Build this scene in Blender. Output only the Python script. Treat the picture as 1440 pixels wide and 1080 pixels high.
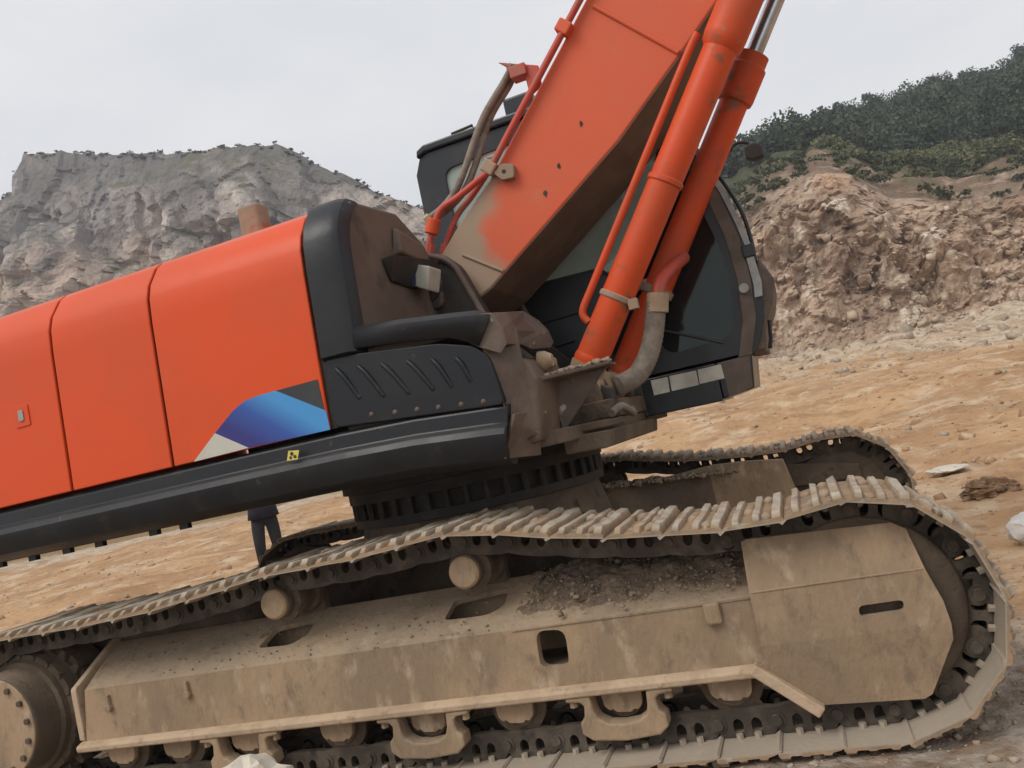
import bpy, bmesh, math, random
import numpy as np
from mathutils import Vector, Matrix
from mathutils.geometry import tessellate_polygon

for o in list(bpy.data.objects):
    bpy.data.objects.remove(o, do_unlink=True)
S = bpy.context.scene
COL = S.collection
R = math.radians
random.seed(7)

# ------------------------------------------------------------------ camera
cd = bpy.data.cameras.new('camera'); cam = bpy.data.objects.new('camera', cd); COL.objects.link(cam)
cd.sensor_width = 36.0; cd.lens = 29.411; cd.clip_start = 0.05; cd.clip_end = 2000
M3 = Matrix(((0.924127, 0.221812, 0.311110), (0.318712, 0.001601, -0.947850), (-0.210743, 0.975088, -0.069215)))
cam.matrix_world = Matrix.Translation(Vector((2.0272, -4.9315, 1.3786))) @ M3.to_4x4()
S.camera = cam

# ------------------------------------------------------------------ overcast sky + weak broad sun
SUN_EL, SUN_AZ = 50.0, 212.0          # azimuth clockwise from +Y
w = bpy.data.worlds.new('World'); S.world = w; w.use_nodes = True
nt = w.node_tree; nt.nodes.clear()
out = nt.nodes.new('ShaderNodeOutputWorld'); bg = nt.nodes.new('ShaderNodeBackground')
sky = nt.nodes.new('ShaderNodeTexSky'); sky.sky_type = 'NISHITA'; sky.sun_disc = False
sky.sun_elevation = R(SUN_EL); sky.sun_rotation = R(SUN_AZ); sky.dust_density = 4.0; sky.air_density = 1.0
hs = nt.nodes.new('ShaderNodeHueSaturation'); hs.inputs['Saturation'].default_value = 0.12
mx = nt.nodes.new('ShaderNodeMix'); mx.data_type = 'RGBA'; mx.inputs[0].default_value = 0.9
tc = nt.nodes.new('ShaderNodeTexCoord'); mp = nt.nodes.new('ShaderNodeMapping'); mp.inputs['Scale'].default_value = (1.0, 1.0, 3.0)
nz = nt.nodes.new('ShaderNodeTexNoise'); nz.inputs['Scale'].default_value = 2.2; nz.inputs['Detail'].default_value = 5
rp = nt.nodes.new('ShaderNodeValToRGB')
rp.color_ramp.elements[0].position = 0.3; rp.color_ramp.elements[0].color = (7.0, 7.25, 7.75, 1)
rp.color_ramp.elements[1].position = 0.7; rp.color_ramp.elements[1].color = (8.7, 8.75, 8.9, 1)
nt.links.new(tc.outputs['Generated'], mp.inputs['Vector']); nt.links.new(mp.outputs[0], nz.inputs['Vector'])
nt.links.new(nz.outputs['Fac'], rp.inputs['Fac'])
nt.links.new(sky.outputs[0], hs.inputs['Color'])
nt.links.new(hs.outputs[0], mx.inputs[6]); nt.links.new(rp.outputs[0], mx.inputs[7])
nt.links.new(mx.outputs[2], bg.inputs['Color']); bg.inputs['Strength'].default_value = 0.1
nt.links.new(bg.outputs[0], out.inputs['Surface'])
sd = bpy.data.lights.new('sun', 'SUN'); sd.energy = 1.5; sd.angle = R(30); sd.color = (1.0, 0.945, 0.87)
sun = bpy.data.objects.new('sun', sd); COL.objects.link(sun)
az, el = R(SUN_AZ), R(SUN_EL)
sdir = Vector((math.sin(az)*math.cos(el), math.cos(az)*math.cos(el), math.sin(el)))
sun.rotation_euler = sdir.to_track_quat('Z', 'Y').to_euler()

S.view_settings.view_transform = 'Standard'; S.view_settings.look = 'None'
S.view_settings.exposure = 0.12; S.view_settings.gamma = 1.0; S.view_settings.use_curve_mapping = False
S.render.engine = 'CYCLES'; S.render.resolution_x = 1024; S.render.resolution_y = 768
S.cycles.max_bounces = 6; S.cycles.diffuse_bounces = 3; S.cycles.glossy_bounces = 3; S.cycles.transparent_max_bounces = 10

# ------------------------------------------------------------------ materials
def srgb(r, g, b):
    f = lambda c: c/12.92 if c <= .04045 else ((c+.055)/1.055)**2.4
    return (f(r/255), f(g/255), f(b/255), 1)
def col(c): return (c[0], c[1], c[2], 1)

def mat(name, c1, c2=None, scale=3.0, lo=.4, hi=.62, c3=None, s3=12.0, lo3=.52, hi3=.68, rough=.6, rough2=None,
        metallic=0.0, bump=0.0, bscale=40.0, dust=None, dust_lo=.55, dust_amt=.8, stretch=(1, 1, 1), local=False, spec=.5, coat=0.0, detail=6.0, c4=None, s4=30.0, lo4=.54, hi4=.66):
    m = bpy.data.materials.new(name); m.use_nodes = True
    n = m.node_tree.nodes; l = m.node_tree.links
    b = n['Principled BSDF']; b.inputs['Roughness'].default_value = rough; b.inputs['Metallic'].default_value = metallic
    b.inputs['Specular IOR Level'].default_value = spec; b.inputs['Coat Weight'].default_value = coat
    geo = n.new('ShaderNodeNewGeometry')
    if local:
        tcn = n.new('ShaderNodeTexCoord'); pos = tcn.outputs['Object']
    else:
        pos = geo.outputs['Position']
    mpn = n.new('ShaderNodeMapping'); mpn.inputs['Scale'].default_value = stretch; l.new(pos, mpn.inputs['Vector'])
    def noise(sc, det=detail, ro=.6):
        t = n.new('ShaderNodeTexNoise'); t.inputs['Scale'].default_value = sc; t.inputs['Detail'].default_value = det
        t.inputs['Roughness'].default_value = ro; l.new(mpn.outputs[0], t.inputs['Vector']); return t
    def rng(sock, a, c, smooth=True):
        r_ = n.new('ShaderNodeMapRange'); r_.interpolation_type = 'SMOOTHSTEP'
        r_.inputs['From Min'].default_value = a; r_.inputs['From Max'].default_value = c; l.new(sock, r_.inputs['Value']); return r_.outputs[0]
    def mixc(f, a, c):
        x = n.new('ShaderNodeMix'); x.data_type = 'RGBA'; l.new(f, x.inputs[0])
        for k, v in ((6, a), (7, c)):
            if isinstance(v, (tuple, list)): x.inputs[k].default_value = col(v)
            else: l.new(v, x.inputs[k])
        return x.outputs[2]
    cur = col(c1)
    if c2 is not None:
        f = rng(noise(scale).outputs['Fac'], lo, hi); cur = mixc(f, c1, c2)
        if rough2 is not None:
            rr = n.new('ShaderNodeMapRange'); rr.inputs['To Min'].default_value = rough; rr.inputs['To Max'].default_value = rough2
            l.new(f, rr.inputs['Value']); l.new(rr.outputs[0], b.inputs['Roughness'])
    if c3 is not None:
        cur = mixc(rng(noise(s3).outputs['Fac'], lo3, hi3), cur, c3)
    if c4 is not None:
        cur = mixc(rng(noise(s4, 6, .7).outputs['Fac'], lo4, hi4), cur, c4)
    if dust is not None:
        sx = n.new('ShaderNodeSeparateXYZ'); l.new(geo.outputs['Normal'], sx.inputs[0])
        up = rng(sx.outputs['Z'], dust_lo-.35, dust_lo+.35)
        nn = rng(noise(5.0).outputs['Fac'], .25, .6)
        mu = n.new('ShaderNodeMath'); mu.operation = 'MULTIPLY'; l.new(up, mu.inputs[0]); l.new(nn, mu.inputs[1])
        mu2 = n.new('ShaderNodeMath'); mu2.operation = 'MULTIPLY'; l.new(mu.outputs[0], mu2.inputs[0]); mu2.inputs[1].default_value = dust_amt
        cur = mixc(mu2.outputs[0], cur, dust)
    if isinstance(cur, tuple): b.inputs['Base Color'].default_value = cur
    else: l.new(cur, b.inputs['Base Color'])
    if bump > 0:
        bn = n.new('ShaderNodeBump'); bn.inputs['Strength'].default_value = 1.0; bn.inputs['Distance'].default_value = bump
        l.new(noise(bscale, 6).outputs['Fac'], bn.inputs['Height']); l.new(bn.outputs[0], b.inputs['Normal'])
    m['nodes_pos'] = 1
    return m

DUST = (.30, .215, .145)
MUD = (.27, .185, .115)
MT = {}
MT['paint'] = mat('orange_paint', (.72, .082, .017), (.65, .085, .022), 1.4, .4, .65, c3=(.60, .13, .05), s3=3.5, lo3=.60, hi3=.85, c4=(.50, .17, .085), s4=26, lo4=.64, hi4=.78, rough=.36, rough2=.46, bump=.0006, bscale=6, spec=.28, dust=DUST, dust_lo=.92, dust_amt=.3)
MT['paint_boom'] = mat('faded_orange_paint', (.68, .115, .046), (.62, .125, .058), 1.2, .4, .65, c3=(.58, .18, .09), s3=5, lo3=.58, hi3=.85, c4=(.36, .16, .09), s4=34, lo4=.66, hi4=.74, rough=.48, rough2=.6, bump=.0008, bscale=12, spec=.3, dust=DUST, dust_lo=.9, dust_amt=.6)
MT['paint_cyl'] = mat('cylinder_orange_paint', (.66, .080, .020), (.53, .085, .030), 2.2, .42, .66, c3=(.22, .10, .05), s3=7, lo3=.57, hi3=.74, c4=(.30, .20, .13), s4=24, lo4=.60, hi4=.74, rough=.42, rough2=.6, bump=.001, bscale=40, spec=.3)
MT['pipe_red'] = mat('red_pipe_paint', (.50, .06, .035), (.36, .10, .06), 6, .45, .65, c3=DUST, s3=14, lo3=.6, hi3=.75, rough=.5, bump=.001, bscale=60)
MT['plastic'] = mat('black_plastic', (.008, .0095, .012), (.014, .015, .017), 2.5, .4, .7, c3=(.055, .046, .037), s3=4, lo3=.56, hi3=.80, c4=(.12, .10, .082), s4=14, lo4=.62, hi4=.78, rough=.36, rough2=.52, bump=.001, bscale=22, spec=.42, dust=(.13, .11, .09), dust_lo=.9, dust_amt=.4)
MT['plastic_dusty'] = mat('dusty_plastic', (.105, .076, .056), (.14, .104, .077), 2.4, .38, .62, c3=(.07, .055, .044), s3=5, lo3=.55, hi3=.72, c4=(.26, .22, .18), s4=9, lo4=.68, hi4=.72, rough=.75, bump=.001, bscale=25, dust=DUST, dust_lo=.75, dust_amt=.7)
MT['worn'] = mat('worn_brown_steel', (.085, .055, .040), (.135, .095, .068), 4, .4, .62, c3=(.42, .37, .31), s3=13, lo3=.66, hi3=.71, rough=.55, bump=.003, bscale=28, dust=(.24, .19, .145), dust_lo=.9, dust_amt=.55)
MT['mud'] = mat('mud_caked_steel', (.40, .282, .178), (.275, .20, .132), 2.2, .36, .62, c3=(.45, .345, .24), s3=9, lo3=.54, hi3=.72, c4=(.235, .172, .118), s4=15, lo4=.50, hi4=.70, rough=.9, bump=.008, bscale=34, dust=(.40, .325, .24), dust_lo=.7, dust_amt=.5, stretch=(1, 1, .5), spec=.15)
MT['mud_lip'] = mat('rubbed_mud_edge', (.52, .385, .262), (.41, .30, .20), 6, .4, .65, c4=(.28, .20, .135), s4=18, lo4=.56, hi4=.72, rough=.85, bump=.004, bscale=40, spec=.2)
MT['mud_dark'] = mat('oily_mud_steel', (.095, .070, .050), (.165, .122, .084), 4, .4, .64, c3=(.05, .038, .030), s3=8, lo3=.55, hi3=.72, rough=.75, bump=.008, bscale=30, dust=(.25, .19, .135), dust_lo=.7, dust_amt=.8, spec=.3)
MT['link'] = mat('shaded_chain_steel', (.062, .050, .039), (.125, .10, .075), 7, .4, .64, c3=(.035, .03, .026), s3=12, lo3=.54, hi3=.70, rough=.7, bump=.003, bscale=60, dust=(.30, .245, .185), dust_lo=.85, dust_amt=.7, spec=.3)  # link colour darkened to carry the shade inside the chain
MT['steel_dark'] = mat('dark_grimy_steel', (.024, .020, .017), (.048, .039, .031), 5, .4, .65, rough=.7, bump=.003, bscale=30, dust=DUST, dust_lo=.8, dust_amt=.6)
MT['underside'] = mat('brown_boom_underside', (.125, .078, .05), (.165, .11, .075), 3, .4, .62, c3=(.22, .06, .03), s3=4, lo3=.62, hi3=.75, rough=.75, bump=.002, bscale=25)  # darker brown for the plate under the boom
MT['dustpaint'] = mat('dust_covered_paint', (.30, .21, .145), (.36, .25, .175), 5, .4, .62, c3=(.40, .12, .06), s3=6, lo3=.60, hi3=.72, rough=.85, bump=.002, bscale=35)
MT['chrome'] = mat('chrome_rod', (.55, .56, .58), (.42, .43, .45), 5, .4, .6, rough=.18, metallic=.9)
MT['hose'] = mat('grey_hose', (.25, .21, .165), (.17, .14, .11), 14, .4, .62, rough=.8, bump=.002, bscale=90)
MT['brass'] = mat('yellow_fitting', (.55, .5, .30), (.4, .36, .22), 20, .4, .6, rough=.4, metallic=.3)
MT['cabpaint'] = mat('charcoal_cab_paint', (.010, .012, .016), (.017, .019, .022), 2.5, .4, .7, c3=(.05, .042, .036), s3=5, lo3=.62, hi3=.85, c4=(.13, .11, .09), s4=12, lo4=.64, hi4=.80, rough=.3, rough2=.48, dust=(.2, .17, .14), dust_lo=.9, dust_amt=.4)
MT['pillar'] = mat('dusty_cab_pillar', (.10, .072, .054), (.14, .105, .08), 6, .4, .62, rough=.7, bump=.001, bscale=40)
MT['silver'] = mat('grey_trim', (.36, .36, .34), (.26, .25, .23), 8, .4, .65, rough=.5)
MT['sticker'] = mat('pale_sticker', (.48, .46, .39), (.38, .36, .30), 9, .4, .65, rough=.6)
MT['white'] = mat('cream_print', (.55, .53, .45), (.50, .48, .41), 5, .4, .6, rough=.5)
MT['black_print'] = mat('black_print', (.03, .032, .034), (.045, .045, .045), 5, .4, .6, rough=.45)
MT['yellow'] = mat('yellow_print', (.72, .60, .12), (.66, .54, .1), 9, .4, .6, rough=.5)
MT['blue_box'] = mat('blue_print', (.03, .045, .16), (.05, .05, .1), 9, .4, .6, rough=.5)
MT['seat'] = mat('grey_green_seat', (.19, .24, .215), (.14, .18, .16), 6, .4, .6, rough=.8)
MT['skin'] = mat('skin', (.5, .32, .23), (.45, .28, .2), 9, .4, .6, rough=.6)
MT['hair'] = mat('black_hair', (.012, .01, .01), (.02, .018, .016), 30, .4, .6, rough=.6)
MT['cloth'] = mat('dark_cloth', (.010, .012, .018), (.018, .019, .024), 9, .4, .6, rough=.85)
MT['cloth_navy'] = mat('navy_cloth', (.008, .008, .022), (.014, .014, .03), 9, .4, .6, rough=.85)
MT['pale_rock'] = mat('pale_limestone', (.66, .60, .49), (.54, .49, .41), 5, .4, .62, c3=(.42, .36, .28), s3=10, lo3=.58, hi3=.72, rough=.85, bump=.01, bscale=14)
MT['white_rock'] = mat('white_limestone', (.68, .66, .63), (.58, .55, .52), 5, .4, .62, rough=.85, bump=.01, bscale=14)
MT['brown_rock'] = mat('brown_clod', (.20, .11, .055), (.33, .20, .11), 6, .4, .60, c3=(.10, .06, .035), s3=11, lo3=.5, hi3=.66, rough=.95, bump=.03, bscale=18)
MT['gravel'] = mat('gravel_stone', (.33, .25, .175), (.42, .345, .265), 4, .4, .62, c3=(.56, .49, .40), s3=6, lo3=.58, hi3=.66, rough=.9, bump=.004, bscale=40)
MT['gravel_mud'] = mat('muddy_gravel', (.235, .175, .12), (.31, .24, .17), 14, .4, .62, c3=(.44, .37, .29), s3=21, lo3=.60, hi3=.68, rough=.9, bump=.004, bscale=60)

def glass_mat(name, tint, dusty=.4):  # dusty: pale diffuse share brightening the glass, in place of reflected sky
    m = bpy.data.materials.new(name); m.use_nodes = True
    n = m.node_tree.nodes; l = m.node_tree.links; n.clear()
    o = n.new('ShaderNodeOutputMaterial'); t = n.new('ShaderNodeBsdfTransparent'); t.inputs['Color'].default_value = col(tint)
    g = n.new('ShaderNodeBsdfGlossy'); g.inputs['Roughness'].default_value = .06; g.inputs['Color'].default_value = (.8, .9, .86, 1)
    d = n.new('ShaderNodeBsdfDiffuse'); d.inputs['Color'].default_value = (.46, .54, .50, 1)
    fr = n.new('ShaderNodeFresnel'); fr.inputs['IOR'].default_value = 1.5
    nzz = n.new('ShaderNodeTexNoise'); nzz.inputs['Scale'].default_value = 3; nzz.inputs['Detail'].default_value = 6
    ge = n.new('ShaderNodeNewGeometry'); l.new(ge.outputs['Position'], nzz.inputs['Vector'])
    mr = n.new('ShaderNodeMapRange'); mr.inputs['From Min'].default_value = .4; mr.inputs['From Max'].default_value = .8; mr.inputs['To Min'].default_value = dusty*.55; mr.inputs['To Max'].default_value = dusty
    l.new(nzz.outputs['Fac'], mr.inputs['Value'])
    m1 = n.new('ShaderNodeMixShader'); l.new(mr.outputs[0], m1.inputs[0]); l.new(t.outputs[0], m1.inputs[1]); l.new(d.outputs[0], m1.inputs[2])
    m2 = n.new('ShaderNodeMixShader'); l.new(fr.outputs[0], m2.inputs[0]); l.new(m1.outputs[0], m2.inputs[1]); l.new(g.outputs[0], m2.inputs[2])
    l.new(m2.outputs[0], o.inputs['Surface'])
    return m
MT['glass'] = glass_mat('tinted_cab_glass', (.86, .93, .89), .85)
MT['glass_dark'] = glass_mat('dark_cab_glass', (.06, .065, .065), .035)

def decal_blue():
    m = bpy.data.materials.new('blue_gradient_print'); m.use_nodes = True
    n = m.node_tree.nodes; l = m.node_tree.links; b = n['Principled BSDF']; b.inputs['Roughness'].default_value = .42
    g = n.new('ShaderNodeNewGeometry')
    d = n.new('ShaderNodeVectorMath'); d.operation = 'DOT_PRODUCT'; l.new(g.outputs['Position'], d.inputs[0])
    d.inputs[1].default_value = (.62, 0, .78)
    r_ = n.new('ShaderNodeMapRange'); l.new(d.outputs['Value'], r_.inputs['Value'])
    r_.inputs['From Min'].default_value = .98; r_.inputs['From Max'].default_value = 1.29
    cr = n.new('ShaderNodeValToRGB'); e = cr.color_ramp.elements
    e[0].position = .1; e[0].color = (.028, .028, .19, 1); e[1].position = .85; e[1].color = (.06, .29, .62, 1)
    x = e.new(.5); x.color = (.03, .09, .36, 1)
    l.new(r_.outputs[0], cr.inputs['Fac']); l.new(cr.outputs[0], b.inputs['Base Color'])
    return m
MT['blue'] = decal_blue()

def shoe_mat():
    # worn light steel on the grouser tips (local y = outwards), mud between them
    m = mat('track_shoe_steel', (.36, .245, .15), (.27, .20, .135), 9, .4, .62, c3=(.40, .34, .26), s3=16, lo3=.56, hi3=.68, rough=.85, bump=.004, bscale=45, spec=.25)
    n = m.node_tree.nodes; l = m.node_tree.links; b = n['Principled BSDF']
    src = b.inputs['Base Color'].links[0].from_socket
    t = n.new('ShaderNodeTexCoord'); sx = n.new('ShaderNodeSeparateXYZ'); l.new(t.outputs['Object'], sx.inputs[0])
    r_ = n.new('ShaderNodeMapRange'); r_.inputs['From Min'].default_value = .012; r_.inputs['From Max'].default_value = .027; l.new(sx.outputs['Y'], r_.inputs['Value'])
    nn = n.new('ShaderNodeTexNoise'); nn.inputs['Scale'].default_value = 11; nn.inputs['Detail'].default_value = 5
    g = n.new('ShaderNodeNewGeometry'); l.new(g.outputs['Position'], nn.inputs['Vector'])
    r2 = n.new('ShaderNodeMapRange'); r2.inputs['From Min'].default_value = .3; r2.inputs['From Max'].default_value = .6; l.new(nn.outputs['Fac'], r2.inputs['Value'])
    mu = n.new('ShaderNodeMath'); mu.operation = 'MULTIPLY'; l.new(r_.outputs[0], mu.inputs[0]); l.new(r2.outputs[0], mu.inputs[1])
    x = n.new('ShaderNodeMix'); x.data_type = 'RGBA'; l.new(mu.outputs[0], x.inputs[0]); l.new(src, x.inputs[6]); x.inputs[7].default_value = (.45, .40, .325, 1)
    r3 = n.new('ShaderNodeMapRange'); r3.inputs['From Min'].default_value = -.004; r3.inputs['From Max'].default_value = -.009; l.new(sx.outputs['Y'], r3.inputs['Value'])
    r4 = n.new('ShaderNodeMapRange'); r4.inputs['To Max'].default_value = .8; l.new(r3.outputs[0], r4.inputs['Value'])
    x2 = n.new('ShaderNodeMix'); x2.data_type = 'RGBA'; l.new(r4.outputs[0], x2.inputs[0]); l.new(x.outputs[2], x2.inputs[6]); x2.inputs[7].default_value = (.40, .345, .275, 1)
    l.new(x2.outputs[2], b.inputs['Base Color'])
    return m
MT['shoe'] = shoe_mat()

def boom_dust(m):
    # dried dust lying thick round the boom foot and along its back edge
    n = m.node_tree.nodes; l = m.node_tree.links; b = n['Principled BSDF']; src = b.inputs['Base Color'].links[0].from_socket
    g = n.new('ShaderNodeNewGeometry'); nn = n.new('ShaderNodeTexNoise'); nn.inputs['Scale'].default_value = 7; nn.inputs['Detail'].default_value = 7; l.new(g.outputs['Position'], nn.inputs['Vector'])
    def lin(v, c):
        d = n.new('ShaderNodeVectorMath'); d.operation = 'DOT_PRODUCT'; l.new(g.outputs['Position'], d.inputs[0]); d.inputs[1].default_value = v
        a = n.new('ShaderNodeMath'); a.operation = 'ADD'; l.new(d.outputs['Value'], a.inputs[0]); a.inputs[1].default_value = c
        a2 = n.new('ShaderNodeMath'); a2.operation = 'MULTIPLY_ADD'; l.new(nn.outputs['Fac'], a2.inputs[0]); a2.inputs[1].default_value = .24; l.new(a.outputs[0], a2.inputs[2]); return a2.outputs[0]
    def rng(sk, a, c):
        r_ = n.new('ShaderNodeMapRange'); r_.interpolation_type = 'SMOOTHSTEP'; r_.inputs['From Min'].default_value = a; r_.inputs['From Max'].default_value = c; r_.inputs['To Min'].default_value = 1; r_.inputs['To Max'].default_value = 0; l.new(sk, r_.inputs['Value']); return r_.outputs[0]
    m1 = rng(lin((.69, 0, .725), -.69*.2-.725*2.33), .40, .53)
    kx, kz = .725+.35*.69, -.69+.35*.725
    m2 = rng(lin((kx, 0, kz), -(.725*.655-.69*2.90)-.35*(.69*.2+.725*2.33+.3)-.20), .06, .18)
    mxm = n.new('ShaderNodeMath'); mxm.operation = 'MAXIMUM'; l.new(m1, mxm.inputs[0]); l.new(m2, mxm.inputs[1])
    x = n.new('ShaderNodeMix'); x.data_type = 'RGBA'; l.new(mxm.outputs[0], x.inputs[0]); l.new(src, x.inputs[6]); x.inputs[7].default_value = (.36, .255, .175, 1)
    l.new(x.outputs[2], b.inputs['Base Color'])
boom_dust(MT['paint_boom'])

# ------------------------------------------------------------------ numpy noise
def hash3(i, j, k, seed=0):
    n = (i*374761393 + j*668265263 + k*1274126177 + seed*974634777) & 0xffffffff
    n = ((n ^ (n >> 13))*1274126177) & 0xffffffff
    n = ((n ^ (n >> 16))*2246822519) & 0xffffffff
    return ((n ^ (n >> 15)) & 0xffffff)/float(0xffffff)
def vnoise(P, seed=0):
    P = np.asarray(P, float); I = np.floor(P).astype(np.int64); F = P-I; F = F*F*F*(F*(F*6-15)+10)
    r_ = 0
    for dx in (0, 1):
        for dy in (0, 1):
            for dz in (0, 1):
                wgt = (F[:, 0] if dx else 1-F[:, 0])*(F[:, 1] if dy else 1-F[:, 1])*(F[:, 2] if dz else 1-F[:, 2])
                r_ = r_ + wgt*hash3(I[:, 0]+dx, I[:, 1]+dy, I[:, 2]+dz, seed)
    return r_*2-1
def fbm(P, octv=5, gain=.5, seed=0, ridged=False):
    a, t, P = 1.0, 0, np.asarray(P, float)
    for o in range(octv):
        v = vnoise(P, seed+o*17)
        t = t + a*((1-2*np.abs(v)) if ridged else v); a *= gain; P = P*2.03+11.7
    return t
def worley(P, seed=0):
    P = np.asarray(P, float); I = np.floor(P).astype(np.int64)
    d1 = np.full(len(P), 9.0); idv = np.zeros(len(P))
    for dx in (-1, 0, 1):
        for dy in (-1, 0, 1):
            for dz in (-1, 0, 1):
                c = I+np.array([dx, dy, dz])
                q = np.stack([c[:, a]+hash3(c[:, 0], c[:, 1], c[:, 2], seed+a+1) for a in range(3)], 1)
                d = ((P-q)**2).sum(1); m_ = d < d1
                d1 = np.where(m_, d, d1); idv = np.where(m_, hash3(c[:, 0], c[:, 1], c[:, 2], seed+9), idv)
    return np.sqrt(d1), idv

# ------------------------------------------------------------------ mesh helpers
def link_mesh(name, verts, faces, mt, parent=None, smooth=None, bevel=0, seg=2):
    me = bpy.data.meshes.new(name); me.from_pydata([tuple(v) for v in verts], [], [tuple(f) for f in faces])
    bm = bmesh.new(); bm.from_mesh(me); bmesh.ops.remove_doubles(bm, verts=bm.verts, dist=1e-5)
    bmesh.ops.recalc_face_normals(bm, faces=bm.faces); bm.to_mesh(me); bm.free()
    if mt is not None: me.materials.append(MT[mt] if isinstance(mt, str) else mt)
    o = bpy.data.objects.new(name, me); COL.objects.link(o)
    if parent is not None: o.parent = parent
    if smooth is not None:
        for p_ in me.polygons: p_.use_smooth = True
        me.set_sharp_from_angle(angle=R(smooth))
    if bevel > 0:
        b = o.modifiers.new('bevel', 'BEVEL'); b.width = bevel; b.segments = seg; b.limit_method = 'ANGLE'; b.angle_limit = R(35)
    return o

class MB:
    def __init__(s): s.v = []; s.f = []
    def add(s, vs, fs):
        k = len(s.v); s.v += [tuple(a) for a in vs]; s.f += [tuple(i+k for i in f) for f in fs]; return s
    def box(s, c, d, rot=None):
        x, y, z = d[0]/2, d[1]/2, d[2]/2
        vs = [Vector((sx*x, sy*y, sz*z)) for sx in (-1, 1) for sy in (-1, 1) for sz in (-1, 1)]
        if rot is not None: vs = [rot @ a for a in vs]
        vs = [a+Vector(c) for a in vs]
        return s.add(vs, [(0, 1, 3, 2), (4, 6, 7, 5), (0, 4, 5, 1), (2, 3, 7, 6), (0, 2, 6, 4), (1, 5, 7, 3)])
    def b2(s, lo, hi):
        return s.box([(a+b)/2 for a, b in zip(lo, hi)], [b-a for a, b in zip(lo, hi)])
    def prism(s, poly, y0, y1, fn=None, holes=()):
        # poly and holes in (u, v); fn maps (u, v, depth) to 3D, default u = x, v = z, depth = y
        fn = fn or (lambda u, v, d: (u, d, v))
        loops = [list(poly)]+[list(h) for h in holes]
        flat = [p_ for lp in loops for p_ in lp]; n = len(flat)
        tris = tessellate_polygon([[Vector((a, b, 0)) for a, b in lp] for lp in loops])
        vs = [fn(a, b, y0) for a, b in flat]+[fn(a, b, y1) for a, b in flat]
        if not holes:
            fs = [tuple(range(n)), tuple(range(2*n-1, n-1, -1))]
        else:
            fs = [tuple(t) for t in tris]+[tuple(i+n for i in reversed(t)) for t in tris]
        k = 0
        for lp in loops:
            m_ = len(lp)
            for i in range(m_):
                a, b = k+i, k+(i+1) % m_; fs.append((a, b, b+n, a+n))
            k += m_
        return s.add(vs, fs)
    def cyl(s, p0, p1, r0, r1=None, n=24, caps=True):
        r1 = r0 if r1 is None else r1
        return s.lathe(p0, p1, [(0, r0), (1, r1)], n, caps)
    def lathe(s, p0, p1, prof, n=28, caps=True):
        p0, p1 = Vector(p0), Vector(p1); d = p1-p0; L = d.length; d.normalize()
        a = d.orthogonal().normalized(); b = d.cross(a)
        vs = []
        for t, r_ in prof:
            for i in range(n):
                an = 2*math.pi*i/n; vs.append(p0+d*(t*L)+(a*math.cos(an)+b*math.sin(an))*r_)
        fs = []
        for j in range(len(prof)-1):
            for i in range(n):
                fs.append((j*n+i, j*n+(i+1) % n, (j+1)*n+(i+1) % n, (j+1)*n+i))
        if caps:
            fs.append(tuple(range(n-1, -1, -1))); fs.append(tuple((len(prof)-1)*n+i for i in range(n)))
        return s.add(vs, fs)
    def tube(s, pts, r_, n=10, sub=0, caps=True):
        pts = [Vector(p_) for p_ in pts]
        if sub:
            q = []
            for i in range(len(pts)-1):
                a, b, c, d = pts[max(i-1, 0)], pts[i], pts[i+1], pts[min(i+2, len(pts)-1)]
                for k in range(sub):
                    t = k/sub
                    q.append(.5*((2*b)+(c-a)*t+(2*a-5*b+4*c-d)*t*t+(3*b-a-3*c+d)*t**3))
            pts = q+[pts[-1]]
        rad = r_ if isinstance(r_, (list, tuple)) else [r_]*len(pts)
        vs = []; prev = None
        for i, p_ in enumerate(pts):
            d = (pts[min(i+1, len(pts)-1)]-pts[max(i-1, 0)]).normalized()
            if prev is None: a = d.orthogonal().normalized()
            else: a = (prev-d*prev.dot(d)).normalized()
            prev = a; b = d.cross(a); rr = rad[min(i, len(rad)-1)]
            for k in range(n):
                an = 2*math.pi*k/n; vs.append(p_+(a*math.cos(an)+b*math.sin(an))*rr)
        fs = [(i*n+k, i*n+(k+1) % n, (i+1)*n+(k+1) % n, (i+1)*n+k) for i in range(len(pts)-1) for k in range(n)]
        if caps: fs += [tuple(range(n-1, -1, -1)), tuple((len(pts)-1)*n+k for k in range(n))]
        return s.add(vs, fs)
    def strip(s, path, y0, y1, th):
        # a sheet following a path in (x, z), thickness th to its left, spanning y0..y1
        n = len(path); off = []
        for i, (x, z) in enumerate(path):
            a = path[max(i-1, 0)]; b = path[min(i+1, n-1)]; d = Vector((b[0]-a[0], b[1]-a[1])).normalized()
            off.append((x-d.y*th, z+d.x*th))
        return s.prism(list(path)+off[::-1], y0, y1) if False else s._strip(path, off, y0, y1)
    def _strip(s, a, b, y0, y1):
        n = len(a); vs = [(x, y0, z) for x, z in a]+[(x, y0, z) for x, z in b]+[(x, y1, z) for x, z in a]+[(x, y1, z) for x, z in b]
        fs = []
        for i in range(n-1):
            fs += [(i, i+1, n+i+1, n+i), (2*n+i, 3*n+i, 3*n+i+1, 2*n+i+1), (i, 2*n+i, 2*n+i+1, i+1), (n+i, n+i+1, 3*n+i+1, 3*n+i)]
        fs += [(0, n, 3*n, 2*n), (n-1, 3*n-1, 4*n-1, 2*n-1)]
        return s.add(vs, fs)
    def build(s, name, mt, parent=None, smooth=None, bevel=0, seg=2):
        return link_mesh(name, s.v, s.f, mt, parent, smooth, bevel, seg)

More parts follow.
